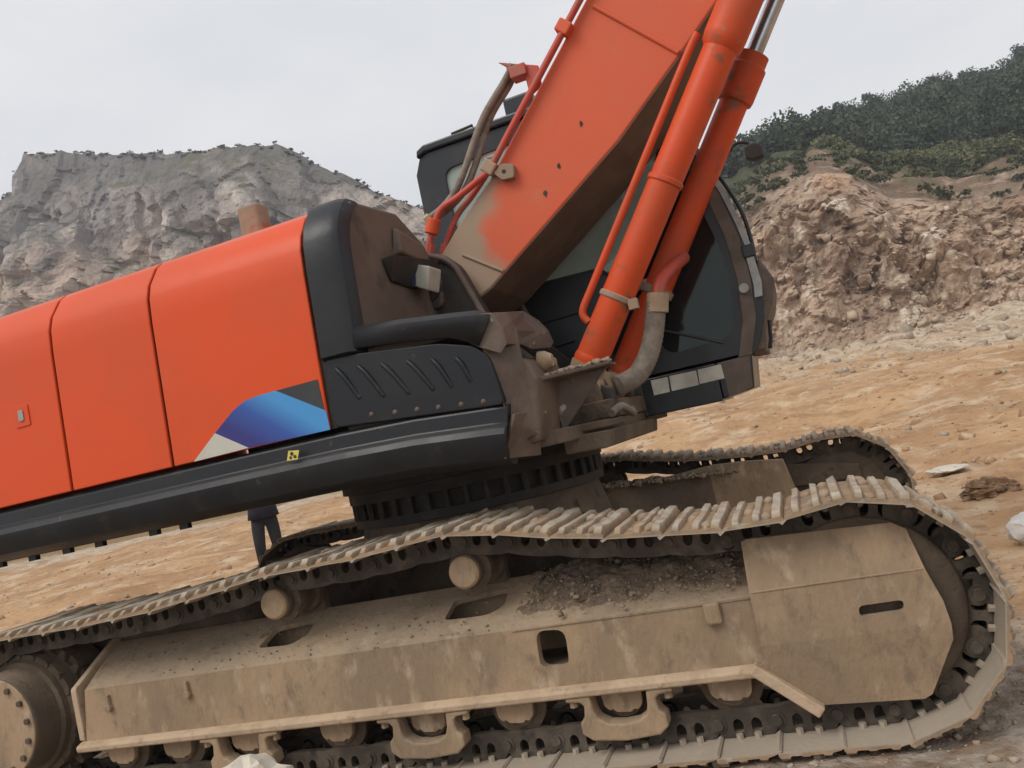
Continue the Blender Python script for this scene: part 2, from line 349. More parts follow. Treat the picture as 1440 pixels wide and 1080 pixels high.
def copy_to(o, mw=None, parent=None):
    c = o.copy(); COL.objects.link(c)
    if parent is not None: c.parent = parent
    if mw is not None: c.matrix_local = mw
    return c
def tag(o, label=None, cat=None, group=None, kind=None):
    if label: o['label'] = label
    if cat: o['category'] = cat
    if group: o['group'] = group
    if kind: o['kind'] = kind
    return o
def rrect(x0, z0, x1, z1, r_, n=4):
    pts = []
    for cx, cz, a0 in ((x1-r_, z1-r_, 0), (x0+r_, z1-r_, 90), (x0+r_, z0+r_, 180), (x1-r_, z0+r_, 270)):
        for k in range(n+1):
            a = R(a0+90*k/n); pts.append((cx+r_*math.cos(a), cz+r_*math.sin(a)))
    return pts
def roundpoly(poly, r_, n=3):
    q = []; m_ = len(poly)
    for i in range(m_):
        p_ = Vector(poly[i]); a = Vector(poly[i-1]); b = Vector(poly[(i+1) % m_])
        da, db = (a-p_), (b-p_); k = min(r_, da.length*.45, db.length*.45)
        A, B = p_+da.normalized()*k, p_+db.normalized()*k
        for j in range(n+1):
            t = j/n; q.append(tuple(A*(1-t)**2+p_*2*t*(1-t)+B*t*t))
    return q
def grid_mesh(name, X, mt, kind='structure', smooth=True):
    nu, nv, _ = X.shape
    me = bpy.data.meshes.new(name); V = X.reshape(-1, 3)
    i = np.arange((nu-1)*(nv-1)); a = (i//(nv-1))*nv+i % (nv-1)
    F = np.stack([a, a+nv, a+nv+1, a+1], 1).astype(np.int32)
    me.vertices.add(len(V)); me.vertices.foreach_set('co', V.astype(np.float32).ravel())
    me.loops.add(F.size); me.loops.foreach_set('vertex_index', F.ravel())
    me.polygons.add(len(F)); me.polygons.foreach_set('loop_start', np.arange(0, F.size, 4, dtype=np.int32))
    me.polygons.foreach_set('use_smooth', np.full(len(F), smooth))
    me.update(); me.validate()
    me.materials.append(mt); o = bpy.data.objects.new(name, me); COL.objects.link(o); o['kind'] = kind
    return o
def soup(name, V, F, mt, kind=None, parent=None):
    # V (n,3), F (m,3|4) numpy
    me = bpy.data.meshes.new(name); k = F.shape[1]
    me.vertices.add(len(V)); me.vertices.foreach_set('co', V.astype(np.float32).ravel())
    me.loops.add(F.size); me.loops.foreach_set('vertex_index', F.astype(np.int32).ravel())
    me.polygons.add(len(F)); me.polygons.foreach_set('loop_start', np.arange(0, F.size, k, dtype=np.int32))
    me.update(); me.validate()
    me.materials.append(mt); o = bpy.data.objects.new(name, me); COL.objects.link(o)
    if kind: o['kind'] = kind
    if parent is not None: o.parent = parent
    return o

# ------------------------------------------------------------------ setting: ground
def sstep(a, b, t): t = np.clip((t-a)/(b-a), 0, 1); return t*t*(3-2*t)
def ground_z(x, y):
    x = np.asarray(x, float); y = np.asarray(y, float)
    wx = .22+.78*sstep(-32, -4, x-.12*y)
    z = .2*sstep(3, 7, y)+wx*.062*np.maximum(y-9, 0)*sstep(9, 20, y)*(1-.25*sstep(6, 22, x))
    z = np.minimum(z, 4.2+0*z)
    P = np.stack([x, y, 0*x], 1)
    near = sstep(1.8, 5.0, np.hypot((x-.2)*.75, y))
    z = z+near*.02*fbm(P*7, 2, .6, seed=33)*sstep(40, 12, y)*0+near*(.14*fbm(P*.22, 4, seed=3)*sstep(3, 14, y)+.07*fbm(P*.9, 5, .55, seed=5)+.03*fbm(P*3.1, 3, .6, seed=15))+.012*fbm(P*5, 3, seed=8)
    z = z+1.0*np.exp(-((y-30-.25*x)/3.2)**2)*sstep(-6, 0, x)*(1+.5*fbm(P*.35, 4, seed=21))*.8
    z = z-.25*sstep(-3, -7, y)*0
    return z
def sinhgrid(c, lo, hi, n, k):
    t = np.linspace(-1, 1, n); s_ = np.sinh(k*t)/math.sinh(k)
    return np.where(s_ < 0, c+s_*(c-lo), c+s_*(hi-c))
gx = sinhgrid(1.2, -260, 200, 380, 6.2); gy = sinhgrid(1.5, -60, 260, 380, 6.2)
GX, GY = np.meshgrid(gx, gy, indexing='ij')
GZ = ground_z(GX.ravel(), GY.ravel()).reshape(GX.shape)
def ground_material():
    m = mat('quarry_soil', (.51, .315, .170), (.41, .245, .130), .5, .38, .60, c3=(.58, .43, .285), s3=1.1, lo3=.48, hi3=.66, rough=.95, bump=.09, bscale=5, spec=.15, detail=10)
    n = m.node_tree.nodes; l = m.node_tree.links; b = n['Principled BSDF']
    src = b.inputs['Base Color'].links[0].from_socket
    g = n.new('ShaderNodeNewGeometry'); sx = n.new('ShaderNodeSeparateXYZ'); l.new(g.outputs['Position'], sx.inputs[0])
    def noise(sc, det=6):
        t = n.new('ShaderNodeTexNoise'); t.inputs['Scale'].default_value = sc; t.inputs['Detail'].default_value = det; t.inputs['Roughness'].default_value = .62
        l.new(g.outputs['Position'], t.inputs['Vector']); return t.outputs['Fac']
    def rng(sk, a, c, lo=0., hi=1.):
        if a > c: a, c, lo, hi = c, a, hi, lo
        r_ = n.new('ShaderNodeMapRange'); r_.interpolation_type = 'SMOOTHSTEP'
        r_.inputs['From Min'].default_value = a; r_.inputs['From Max'].default_value = c; r_.inputs['To Min'].default_value = lo; r_.inputs['To Max'].default_value = hi
        l.new(sk, r_.inputs['Value']); return r_.outputs[0]
    def op(o_, a, c):
        x = n.new('ShaderNodeMath'); x.operation = o_
        for i_, v in enumerate((a, c)):
            if isinstance(v, float): x.inputs[i_].default_value = v
            else: l.new(v, x.inputs[i_])
        return x.outputs[0]
    def mixc(f, a, c):
        x = n.new('ShaderNodeMix'); x.data_type = 'RGBA'; l.new(f, x.inputs[0]); l.new(a, x.inputs[6]) if not isinstance(a, tuple) else None
        if isinstance(c, tuple): x.inputs[7].default_value = col(c)
        else: l.new(c, x.inputs[7])
        return x.outputs[2]
    # grey gravel far out and right under the machine, brown damp soil patches
    yw = op('ADD', sx.outputs['Y'], op('MULTIPLY', noise(.12), 26.0))
    far = rng(yw, 38., 44., 0., .9)
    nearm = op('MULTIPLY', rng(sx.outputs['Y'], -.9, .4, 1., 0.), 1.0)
    gcol = n.new('ShaderNodeMix'); gcol.data_type = 'RGBA'; l.new(rng(noise(2.4), .38, .62), gcol.inputs[0])
    gcol.inputs[6].default_value = (.40, .30, .205, 1); gcol.inputs[7].default_value = (.56, .475, .37, 1)
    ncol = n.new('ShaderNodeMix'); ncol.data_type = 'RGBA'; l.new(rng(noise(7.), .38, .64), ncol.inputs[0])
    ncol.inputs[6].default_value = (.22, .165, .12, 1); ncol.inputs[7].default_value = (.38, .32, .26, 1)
    c = mixc(rng(noise(.32), .58, .70, 0., .65), src, (.30, .17, .085))
    c = mixc(far, c, gcol.outputs[2])
    strip = op('MULTIPLY', rng(sx.outputs['Y'], 33., 37.), rng(sx.outputs['X'], 12., 4.))
    c = mixc(strip, c, (.25, .165, .075))
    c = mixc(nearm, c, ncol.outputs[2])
    c = mixc(rng(noise(.9, 9), .52, .66, 0., .6), c, (.30, .165, .08))
    c = mixc(rng(noise(5., 9), .53, .70, 0., .7), c, (.26, .145, .075))
    c = mixc(rng(noise(2.7, 9), .56, .72, 0., .6), c, (.62, .47, .32))
    l.new(c, b.inputs['Base Color'])
    return m
ground = grid_mesh('ground', np.stack([GX, GY, GZ], 2), ground_material())

# ------------------------------------------------------------------ setting: rock cliff at the left
def rock_mat(name, a, b_, c, stain, sc, moss=None, strata=None):
    m = mat(name, a, b_, sc, .40, .60, c3=c, s3=sc*2.7, lo3=.54, hi3=.66, rough=.95, bump=.8, bscale=1.1, c4=tuple(.55*v_ for v_ in b_), s4=sc*7, lo4=.58, hi4=.66, spec=.1, detail=10, stretch=(1, 1, .7))
    n = m.node_tree.nodes; l = m.node_tree.links; bs = n['Principled BSDF']; src = bs.inputs['Base Color'].links[0].from_socket
    g = n.new('ShaderNodeNewGeometry')
    def nz_(s_, lo, hi, det=7):
        t = n.new('ShaderNodeTexNoise'); t.inputs['Scale'].default_value = s_; t.inputs['Detail'].default_value = det; l.new(g.outputs['Position'], t.inputs['Vector'])
        r_ = n.new('ShaderNodeMapRange'); r_.inputs['From Min'].default_value = lo; r_.inputs['From Max'].default_value = hi; l.new(t.outputs['Fac'], r_.inputs['Value']); return r_.outputs[0]
    def mixc(f, x, y_):
        q = n.new('ShaderNodeMix'); q.data_type = 'RGBA'; l.new(f, q.inputs[0]); l.new(x, q.inputs[6]); q.inputs[7].default_value = col(y_); return q.outputs[2]
    cur = mixc(nz_(sc*.55, .56, .68), src, stain)
    if strata:      # darker grey beds on top, paler pink-tan rock lower down and to the left
        d = n.new('ShaderNodeVectorMath'); d.operation = 'DOT_PRODUCT'; l.new(g.outputs['Position'], d.inputs[0]); d.inputs[1].default_value = (.30, 0, 1)
        t_n = n.new('ShaderNodeTexNoise'); t_n.inputs['Scale'].default_value = .05; t_n.inputs['Detail'].default_value = 8; l.new(g.outputs['Position'], t_n.inputs['Vector'])
        ad = n.new('ShaderNodeMath'); ad.operation = 'MULTIPLY_ADD'; l.new(t_n.outputs['Fac'], ad.inputs[0]); ad.inputs[1].default_value = 34; l.new(d.outputs['Value'], ad.inputs[2])
        for (p0, p1, amt, cc) in ((42, 47, .9, strata[0]), (38, 30, .85, strata[1])):
            r_ = n.new('ShaderNodeMapRange'); lo_, hi_ = (p0, p1) if p0 < p1 else (p1, p0)
            r_.inputs['From Min'].default_value = lo_; r_.inputs['From Max'].default_value = hi_
            r_.inputs['To Min'].default_value = 0 if p0 < p1 else amt; r_.inputs['To Max'].default_value = amt if p0 < p1 else 0
            l.new(ad.outputs[0], r_.inputs['Value'])
            mu = n.new('ShaderNodeMath'); mu.operation = 'MULTIPLY'; l.new(r_.outputs[0], mu.inputs[0]); l.new(nz_(.16, .28, .50), mu.inputs[1])
            cur = mixc(mu.outputs[0], cur, cc)
    if moss:
        sx = n.new('ShaderNodeSeparateXYZ'); l.new(g.outputs['Normal'], sx.inputs[0])
        r_ = n.new('ShaderNodeMapRange'); r_.inputs['From Min'].default_value = .35; r_.inputs['From Max'].default_value = .75; l.new(sx.outputs['Z'], r_.inputs['Value'])
        mu = n.new('ShaderNodeMath'); mu.operation = 'MULTIPLY'; l.new(r_.outputs[0], mu.inputs[0]); l.new(nz_(.35, .38, .55), mu.inputs[1])
        cur = mixc(mu.outputs[0], cur, moss)
    l.new(cur, bs.inputs['Base Color'])
    return m
LTOP = [(-260, 62), (-191, 68), (-158, 68), (-129.6, 67.9), (-125.5, 68.3), (-122.7, 74.2), (-114.4, 71.8), (-95.8, 65.5), (-81.2, 61.2), (-68.8, 58.4), (-66.6, 55.4), (-58.3, 49.8), (-54, 45.5), (-46, 40.7), (-34.5, 32.8), (-25.4, 22.5), (-14, 12), (0, 5), (15, 2)]
nu, nv = 520, 230
s_ = np.linspace(-215, 12, nu); t_ = np.linspace(0, 1, nv)
top = np.interp(s_, [a for a, _ in LTOP], [b for _, b in LTOP])
SX, TT = np.meshgrid(s_, t_, indexing='ij'); TOP = np.repeat(top[:, None], nv, 1)
TV = np.minimum(TT/.86, 1); TB = np.clip((TT-.86)/.14, 0, 1)
Zc = TOP*TV; Yc = 88+27*TV**1.15+TB*60
Zc = Zc+TB*2.0-TB*TB*26
P = np.stack([SX.ravel(), Yc.ravel(), Zc.ravel()], 1)
amp = (np.sin(np.pi*np.clip(TV, 0, 1)**.9)*.85+.15).ravel()*(1-.8*TB.ravel())
big = fbm(P*np.array([.035, .035, .028]), 4, .55, 31, True)
ledge = fbm(P*np.array([.03, .03, .12])+5, 4, .5, 47)
wd, wi = worley(P*np.array([.085, .085, .040])+fbm(P*.1, 2, seed=4)[:, None]*.25, 5)
wd2, wi2 = worley(P*np.array([.36, .36, .17])+fbm(P*.3, 2, seed=14)[:, None]*.2, 15)
disp = 7.0*fbm(P*np.array([.022, .022, .010]), 3, .5, 91)+5.0*big+2.2*ledge+9.0*(wi-.5)-3.0*wd+2.6*(wi2-.5)-.8*wd2+.5*fbm(P*.5, 4, .6, 77)
Yn = P[:, 1]-disp*amp
skyl = (np.exp(-((TT-.86)/.03)**2)).ravel()
Zn = P[:, 2]+amp*(.7*fbm(P*.22+9, 4, .55, 51))+skyl*.4*(fbm(P*np.array([.6, .0, 0])+3, 3, .6, 61))
Zn = np.maximum(Zn, -1.5)
Xn = P[:, 0]+amp*1.2*fbm(P*.13+31, 3, .5, 53)
cl = np.stack([Xn, Yn, Zn], 1).reshape(nu, nv, 3)
rock_cliff = grid_mesh('rock_cliff', cl, rock_mat('grey_quarry_rock', (.50, .425, .375), (.27, .24, .235), (.62, .54, .475), (.50, .38, .29), .05, moss=(.13, .13, .08), strata=((.175, .162, .158), (.60, .455, .36))), smooth=False)

# ------------------------------------------------------------------ setting: quarry face and hillside at the right
nu, nv = 380, 330
hx = np.concatenate([np.linspace(-42, -6, 70, endpoint=False), np.linspace(-6, 36, 240, endpoint=False), np.linspace(36, 120, 70)])
FT = [(-42, 5), (-20, 9), (-8, 13.0), (1, 14.2), (4, 15.2), (7, 15.4), (9, 14.6), (11, 12.3), (15, 11.2), (19, 10.4), (30, 10), (60, 11), (120, 12)]
ft = np.interp(hx, [a for a, _ in FT], [b for _, b in FT])
SK = [(-60, 5), (-30, 17), (-15, 31), (-5, 36), (1.4, 39), (10, 40.5), (16, 41), (21, 40.5), (32, 44), (40, 46.5), (46, 49.5), (70, 60), (130, 76)]
sk = np.interp(hx*140/140, [a for a, _ in SK], [b for _, b in SK])
tt = np.concatenate([np.linspace(0, 1, 170, endpoint=False), np.linspace(1, 2, 80, endpoint=False), np.linspace(2, 3, 80)])
HX, HT = np.meshgrid(hx, tt, indexing='ij'); FTm = np.repeat(ft[:, None], nv, 1); SKm = np.repeat(sk[:, None], nv, 1)
t1 = np.clip(HT, 0, 1); t2 = np.clip(HT-1, 0, 1); t3 = np.clip(HT-2, 0, 1)
base = ground_z(np.repeat(hx, 1), np.full(len(hx), 52.0)); Bm = np.repeat(base[:, None], nv, 1)-.8
bench = FTm+9.0
Hy = 52+6.5*t1**1.5+26.5*t2+60*t3
Hz = Bm+(FTm-Bm)*(t1**.85)+(bench-FTm)*t2+(SKm-bench)*t3**1.0
Hz = np.where(t3 >= 1, Hz, Hz)
Hxs = HX*(1+.35*t2*.6+.75*t3)
P = np.stack([Hxs.ravel(), Hy.ravel(), Hz.ravel()], 1)
a1 = (np.sin(np.pi*np.clip(t1, .04, 1)*.93)*(1-t2)).ravel()
wd, wi = worley(P*np.array([.42, .42, .34])+fbm(P*.3, 2, seed=4)[:, None]*.3, 25)
wd2, wi2 = worley(P*np.array([1.3, 1.3, .8])+fbm(P*.9, 2, seed=24)[:, None]*.4, 35)
d = a1*(1.6*fbm(P*np.array([.16, .16, .07]), 4, .55, 41)+1.1*(wi-.5)+.8*(wi2-.5)-.2*wd2+.40*fbm(P*1.4, 3, .65, 49))
a2 = (np.clip(t2*4, 0, 1)*(1-.2*t3)).ravel()
P[:, 1] -= d; P[:, 2] += .25*d+a2*(1.0*fbm(P*.1+4, 4, .5, 71)+.5*fbm(P*.5, 3, .5, 73))
P[:, 2] += a1*.4*fbm(P*.5+17, 3, .6, 19)
hill_pts = P.reshape(nu, nv, 3)
def hill_material():
    m = rock_mat('brown_quarry_rock', (.58, .43, .32), (.40, .285, .205), (.76, .65, .52), (.60, .37, .21), .20)
    n = m.node_tree.nodes; l = m.node_tree.links; bs = n['Principled BSDF']; src = bs.inputs['Base Color'].links[0].from_socket
    g = n.new('ShaderNodeNewGeometry'); sx = n.new('ShaderNodeSeparateXYZ'); l.new(g.outputs['Position'], sx.inputs[0])
    t = n.new('ShaderNodeTexNoise'); t.inputs['Scale'].default_value = .16; t.inputs['Detail'].default_value = 6; l.new(g.outputs['Position'], t.inputs['Vector'])
    ma = n.new('ShaderNodeMath'); ma.operation = 'MULTIPLY_ADD'; l.new(t.outputs['Fac'], ma.inputs[0]); ma.inputs[1].default_value = 16; l.new(sx.outputs['Y'], ma.inputs[2])
    r_ = n.new('ShaderNodeMapRange'); r_.inputs['From Min'].default_value = 76; r_.inputs['From Max'].default_value = 84; l.new(ma.outputs[0], r_.inputs['Value'])
    t2 = n.new('ShaderNodeTexNoise'); t2.inputs['Scale'].default_value = .45; t2.inputs['Detail'].default_value = 9; l.new(g.outputs['Position'], t2.inputs['Vector'])
    def rr_(sk, a, c_, hi):
        x = n.new('ShaderNodeMapRange'); x.inputs['From Min'].default_value = a; x.inputs['From Max'].default_value = c_; x.inputs['To Max'].default_value = hi; l.new(sk, x.inputs['Value']); return x.outputs[0]
    def mx_(f, a, c_):
        x = n.new('ShaderNodeMix'); x.data_type = 'RGBA'; l.new(f, x.inputs[0]); l.new(a, x.inputs[6]); x.inputs[7].default_value = c_; return x.outputs[2]
    mm = n.new('ShaderNodeMath'); mm.operation = 'MULTIPLY'; l.new(rr_(ma.outputs[0], 63, 69, 1), mm.inputs[0]); l.new(rr_(t2.outputs['Fac'], .30, .46, .95), mm.inputs[1])
    src = mx_(mm.outputs[0], src, (.225, .155, .112, 1))
    m3 = n.new('ShaderNodeMath'); m3.operation = 'MULTIPLY'; l.new(rr_(ma.outputs[0], 66, 76, 1), m3.inputs[0]); l.new(rr_(t2.outputs['Fac'], .50, .60, .8), m3.inputs[1])
    src = mx_(m3.outputs[0], src, (.15, .14, .075, 1))
    q = n.new('ShaderNodeMix'); q.data_type = 'RGBA'; l.new(r_.outputs[0], q.inputs[0]); l.new(src, q.inputs[6]); q.inputs[7].default_value = (.085, .088, .05, 1)
    l.new(q.outputs[2], bs.inputs['Base Color'])
    return m
hillside = grid_mesh('hillside', hill_pts, hill_material(), smooth=False)

# rubble at the foot of the quarry face, and gravel on the ground (uncountable)
def ico():
    bm = bmesh.new(); bmesh.ops.create_icosphere(bm, subdivisions=1, radius=1)
    V = np.array([v.co[:] for v in bm.verts]); F = np.array([[v.index for v in f.verts] for f in bm.faces]); bm.free(); return V, F
IV, IF = ico()
BV = np.array([(x, y, z) for x in (-1., 1.) for y in (-1., 1.) for z in (-1., 1.)])*.72
BF = np.array([(0, 1, 3, 2), (4, 6, 7, 5), (0, 4, 5, 1), (2, 3, 7, 6), (0, 2, 6, 4), (1, 5, 7, 3)])
def rocks(name, pts, sizes, mt, rs, parent=None, kind='stuff', flat=.75):
    n = len(pts); k = len(BV)
    sc = sizes[:, None, None]*(rs.uniform(.6, 1.25, (n, 1, 3))*np.array([1, 1, flat]))
    jit = 1+rs.uniform(-.55, .35, (n, k, 3))
    an = rs.uniform(0, 6.28, n); c_, s2 = np.cos(an), np.sin(an)
    V = BV[None]*jit*sc
    tl = rs.uniform(-.6, .6, (n, 2)); V = np.stack([V[..., 0]*np.cos(tl[:, :1])-V[..., 2]*np.sin(tl[:, :1]), V[..., 1], V[..., 0]*np.sin(tl[:, :1])+V[..., 2]*np.cos(tl[:, :1])], 2)
    X = V[..., 0]*c_[:, None]-V[..., 1]*s2[:, None]; Y_ = V[..., 0]*s2[:, None]+V[..., 1]*c_[:, None]
    V = np.stack([X, Y_, V[..., 2]], 2)+pts[:, None, :]
    F = (BF[None]+(np.arange(n)*k)[:, None, None]).reshape(-1, 4)
    return soup(name, V.reshape(-1, 3), F, MT[mt] if isinstance(mt, str) else mt, kind, parent)
rs = np.random.RandomState(5)
n_ = 2600
ui = rs.randint(40, 330, n_); vi = (rs.beta(1.1, 2.0, n_)*165).astype(int)
pp = hill_pts[ui, vi]+rs.normal(0, .12, (n_, 3))
rub = rocks('rubble', pp, np.minimum(.07*rs.pareto(2.0, n_)+.05, .42), mat('rubble_stone', (.54, .42, .305), (.40, .295, .205), .6, .4, .6, c3=(.64, .55, .43), s3=.9, lo3=.55, hi3=.62, rough=.95, bump=.02, bscale=6), rs)
n_ = 9000
xx = rs.uniform(-4, 40, n_); yy = 24+rs.beta(1.3, 1.2, n_)*30+.1*xx
sz_ = np.minimum(.03*rs.pareto(2.0, n_)+.03, .35)
far_gravel = rocks('gravel', np.stack([xx, yy, ground_z(xx, yy)], 1), sz_, 'gravel', rs)
n_ = 9000
xx = np.concatenate([rs.uniform(-2.5, 6.5, n_//2), rs.uniform(-30, 14, n_-n_//2)]); yy = np.concatenate([rs.uniform(-3.2, 1.2, n_//2), 1+26*rs.beta(1, 1.7, n_-n_//2)])
sz_ = np.minimum(.007*rs.pareto(2.4, n_)+.006, .05)*np.where(yy > 3, 1.2, 1.0)
near_gravel = rocks('gravel', np.stack([xx, yy, ground_z(xx, yy)+sz_*.2], 1), sz_, 'gravel', rs)

n_ = 6000
xx = np.concatenate([rs.uniform(2.9, 16, n_//2), rs.uniform(-26, 10, n_-n_//2)]); yy = 1.8+22*rs.beta(1, 1.6, n_)
sz_ = np.minimum(.006*rs.pareto(1.5, n_)+.006, .11)
soil_clods = rocks('soil_clods', np.stack([xx, yy, ground_z(xx, yy)], 1), sz_, mat('soil_clod', (.46, .28, .155), (.34, .20, .11), 1.5, .4, .6, c3=(.56, .42, .28), s3=2.3, lo3=.55, hi3=.64, rough=.95, bump=.02, bscale=20), rs)

# ------------------------------------------------------------------ vegetation (a wood that reads as one mass, scrub below it)
def leaf_mat(name, a, b_, c):
    m = mat(name, a, b_, .8, .38, .62, c3=c, s3=.25, lo3=.45, hi3=.65, rough=.85, spec=.15)
    return m
def clumps(name, pts, rad, hgt, nleaf, lsz, mt, rs, kind='stuff'):
    n = len(pts)
    d = rs.normal(0, 1, (n, nleaf, 3)); d /= np.linalg.norm(d, axis=2, keepdims=True)
    lob = rs.normal(0, 1, (n, 5, 3)); lob /= np.linalg.norm(lob, axis=2, keepdims=True); lob[..., 2] = np.abs(lob[..., 2])
    li = rs.randint(0, 5, (n, nleaf))
    ctr = np.take_along_axis(lob, li[..., None].repeat(3, 2), 1)*.55
    q = ctr+d*(.28+.25*rs.rand(n, nleaf, 1))
    q = q*np.stack([rad, rad, hgt*.5], 1)[:, None, :]; q[..., 2] += hgt[:, None]*.5
    c = (q+pts[:, None, :]).reshape(-1, 3); N = len(c)
    u = rs.normal(0, 1, (N, 3)); u /= np.linalg.norm(u, axis=1, keepdims=True)
    v = np.cross(u, rs.normal(0, 1, (N, 3))); v /= np.linalg.norm(v, axis=1, keepdims=True)
    s1 = lsz*rs.uniform(.5, 1.3, (N, 1)); s2 = s1*rs.uniform(.5, .9, (N, 1))
    V = np.stack([c-u*s1, c+v*s2, c+u*s1, c-v*s2], 1).reshape(-1, 3)
    F = np.arange(4*N).reshape(-1, 4)
    return soup(name, V, F, mt, kind)
def hill_at(u, v): return hill_pts[np.clip(u, 0, nu_h-1), np.clip(v, 0, nv_h-1)]
nu_h, nv_h = hill_pts.shape[:2]
rs = np.random.RandomState(11)
n_ = 1500
ui = rs.randint(55, 350, n_); vi = np.clip(252+(rs.beta(1.0, .95, n_)*78), 0, 329).astype(int)
pt = hill_at(ui, vi)+rs.normal(0, .6, (n_, 3))*np.array([1, 1, 0]); pt[:, 2] -= .8
forest = clumps('forest', pt, rs.uniform(1.2, 2.9, n_), rs.uniform(2.4, 5.6, n_), 210, .21, leaf_mat('dark_forest_leaf', (.068, .090, .062), (.050, .070, .050), (.095, .112, .072)), rs)
n_ = 750
ui = rs.randint(150, 345, n_); vi = (218+rs.beta(1.2, 1.1, n_)*40).astype(int)
pt = hill_at(ui, vi); pt[:, 2] -= .3
scrub = clumps('scrub', pt, rs.uniform(.7, 1.6, n_), rs.uniform(.7, 1.7, n_), 120, .14, leaf_mat('olive_scrub_leaf', (.165, .175, .085), (.11, .125, .065), (.22, .21, .12)), rs)
n_ = 200
ui = rs.randint(90, 330, n_); vi = (165+rs.rand(n_)*60).astype(int)
scrub2 = clumps('scrub', hill_at(ui, vi), rs.uniform(.4, 1.1, n_), rs.uniform(.4, 1.0, n_), 60, .16, leaf_mat('dull_scrub_leaf', (.085, .10, .05), (.06, .07, .04), (.11, .12, .06)), rs)
n_ = 420
ui = rs.randint(120, 500, n_); vi = np.full(n_, 197)+rs.randint(-3, 6, n_)
scrub3 = clumps('scrub', cl[np.clip(ui, 0, 519), vi], rs.uniform(.25, .9, n_), rs.uniform(.2, .55, n_), 40, .16, leaf_mat('clifftop_leaf', (.075, .08, .05), (.05, .055, .04), (.10, .10, .07)), rs)

# trees that stand up from the ridge line, one by one
def ridge_tree(loc, h, r_, seed):
    rt = np.random.RandomState(seed); root = bpy.data.objects.new('tree', None); COL.objects.link(root); root.location = loc
    k = 9; cp = rt.normal(0, 1, (k, 3))*np.array([r_*.45, r_*.45, h*.14]); cp[:, 2] += h*.30
    f = clumps('crown', cp, rt.uniform(.4, .75, k)*r_, rt.uniform(.30, .5, k)*h, 150, .17, RIDGE_LEAF, rt, None); f.parent = root
    t = MB(); t.tube([(0, 0, -1.0), (.1, 0, h*.35), (.05, .1, h*.8)], [.16, .11, .04], 7)
    for a in range(4): t.tube([(.1, 0, h*.35+.15*a), (math.cos(a*1.9)*r_*.7, math.sin(a*1.9)*r_*.7, h*.6+.1*a)], [.06, .02], 6)
    t.build('trunk', 'brown_rock', root, smooth=60)
    return tag(root, 'dark tree standing up from the wooded ridge against the sky', 'tree', 'trees along the ridge skyline')
RIDGE_LEAF = leaf_mat('ridge_leaf', (.060, .082, .055), (.038, .052, .040), (.085, .10, .065))
for i_, u_ in enumerate((84, 96, 117, 131, 158, 176, 201, 214, 238, 262, 281)):
    q_ = hill_pts[u_, 328]; ridge_tree((float(q_[0]), float(q_[1])-1.5, float(q_[2])-.5), 4.2+2.2*hash3(np.array([u_]), np.array([3]), np.array([1]))[0], 1.5+1.1*hash3(np.array([u_]), np.array([5]), np.array([2]))[0], u_)

# bushes that stand out at the right edge of the scrub
def bush(px, pz_off, rad, h, label):
    rsb = np.random.RandomState(int(px[0]*7) % 1000)
    root = bpy.data.objects.new('bush', None); COL.objects.link(root); root.location = px
    f = clumps('foliage', np.zeros((7, 3))+rsb.normal(0, rad*.45, (7, 3))*np.array([1, 1, .15]), np.full(7, rad*.7), np.full(7, h), 260, .17, leaf_mat('bush_leaf', (.045, .07, .035), (.028, .045, .026), (.075, .095, .045)), rsb, None)
    f.parent = root
    st = MB()
    for k in range(5):
        a = 6.28*k/5; st.tube([(0, 0, -.4), (math.cos(a)*rad*.3, math.sin(a)*rad*.3, h*.35), (math.cos(a)*rad*.6, math.sin(a)*rad*.6, h*.7)], [.09, .06, .03], 6)
    st.build('stem', 'brown_rock', root)
    tag(root, label, 'bush')
def hp(u, v): return tuple(float(a) for a in hill_pts[u, v])
bush(hp(262, 222), 0, 2.0, 2.6, 'large dark green bush on the bench, right edge above the quarry face')
bush(hp(236, 232), 0, 1.5, 1.9, 'rounded dark bush left of the largest bush on the bench')

# ------------------------------------------------------------------ loose rocks that can be pointed at
def boulder(name, loc, size, mt, seed, label, rot=0):
    bm = bmesh.new(); bmesh.ops.create_icosphere(bm, subdivisions=4, radius=1)
    V = np.array([v.co[:] for v in bm.verts])
    wd_, wi_ = worley(V*1.3+seed*3.1, seed)
    d_ = 1+.16*fbm(V*1.1+seed, 4, .5, seed)+.16*(wi_-.5)
    V = V*d_[:, None]
    V = V*(1+(.16 if mt == 'brown_rock' else .05)*fbm(V*4+seed, 4, .65, seed+3))[:, None]*np.array(size)
    for v, q in zip(bm.verts, V): v.co = q
    me = bpy.data.meshes.new(name); bm.to_mesh(me); bm.free(); me.materials.append(MT[mt])
    for p_ in me.polygons: p_.use_smooth = True
    me.set_sharp_from_angle(angle=R(32))
    o = bpy.data.objects.new(name, me); COL.objects.link(o); o.location = loc; o.rotation_euler = (0, 0, rot)
    return tag(o, label, 'rock')
boulder('boulder', (-.20, -2.28, .15), (.20, .20, .25), 'pale_rock', 3, 'cream boulder on the ground in front of the near track, at the bottom edge', .4)
boulder('boulder', (3.45, 1.50, .09), (.30, .18, .16), 'white_rock', 21, 'white stone block on the ground in front of the near track idler', .15)
boulder('clod', (3.42, 3.45, .08), (.22, .2, .09), 'brown_rock', 12, 'dark brown clod of soil beyond the white stone', 1.0)
boulder('stone', (3.30, 4.75, .165), (.22, .14, .035), 'pale_rock', 18, 'flat pale stone slab on the orange soil behind the dark clod', .2)

# =================================================================== EXCAVATOR
EX = bpy.data.objects.new('excavator', None); COL.objects.link(EX)
tag(EX, 'large orange crawler excavator with dusty boom raised and muddy tracks', 'excavator')

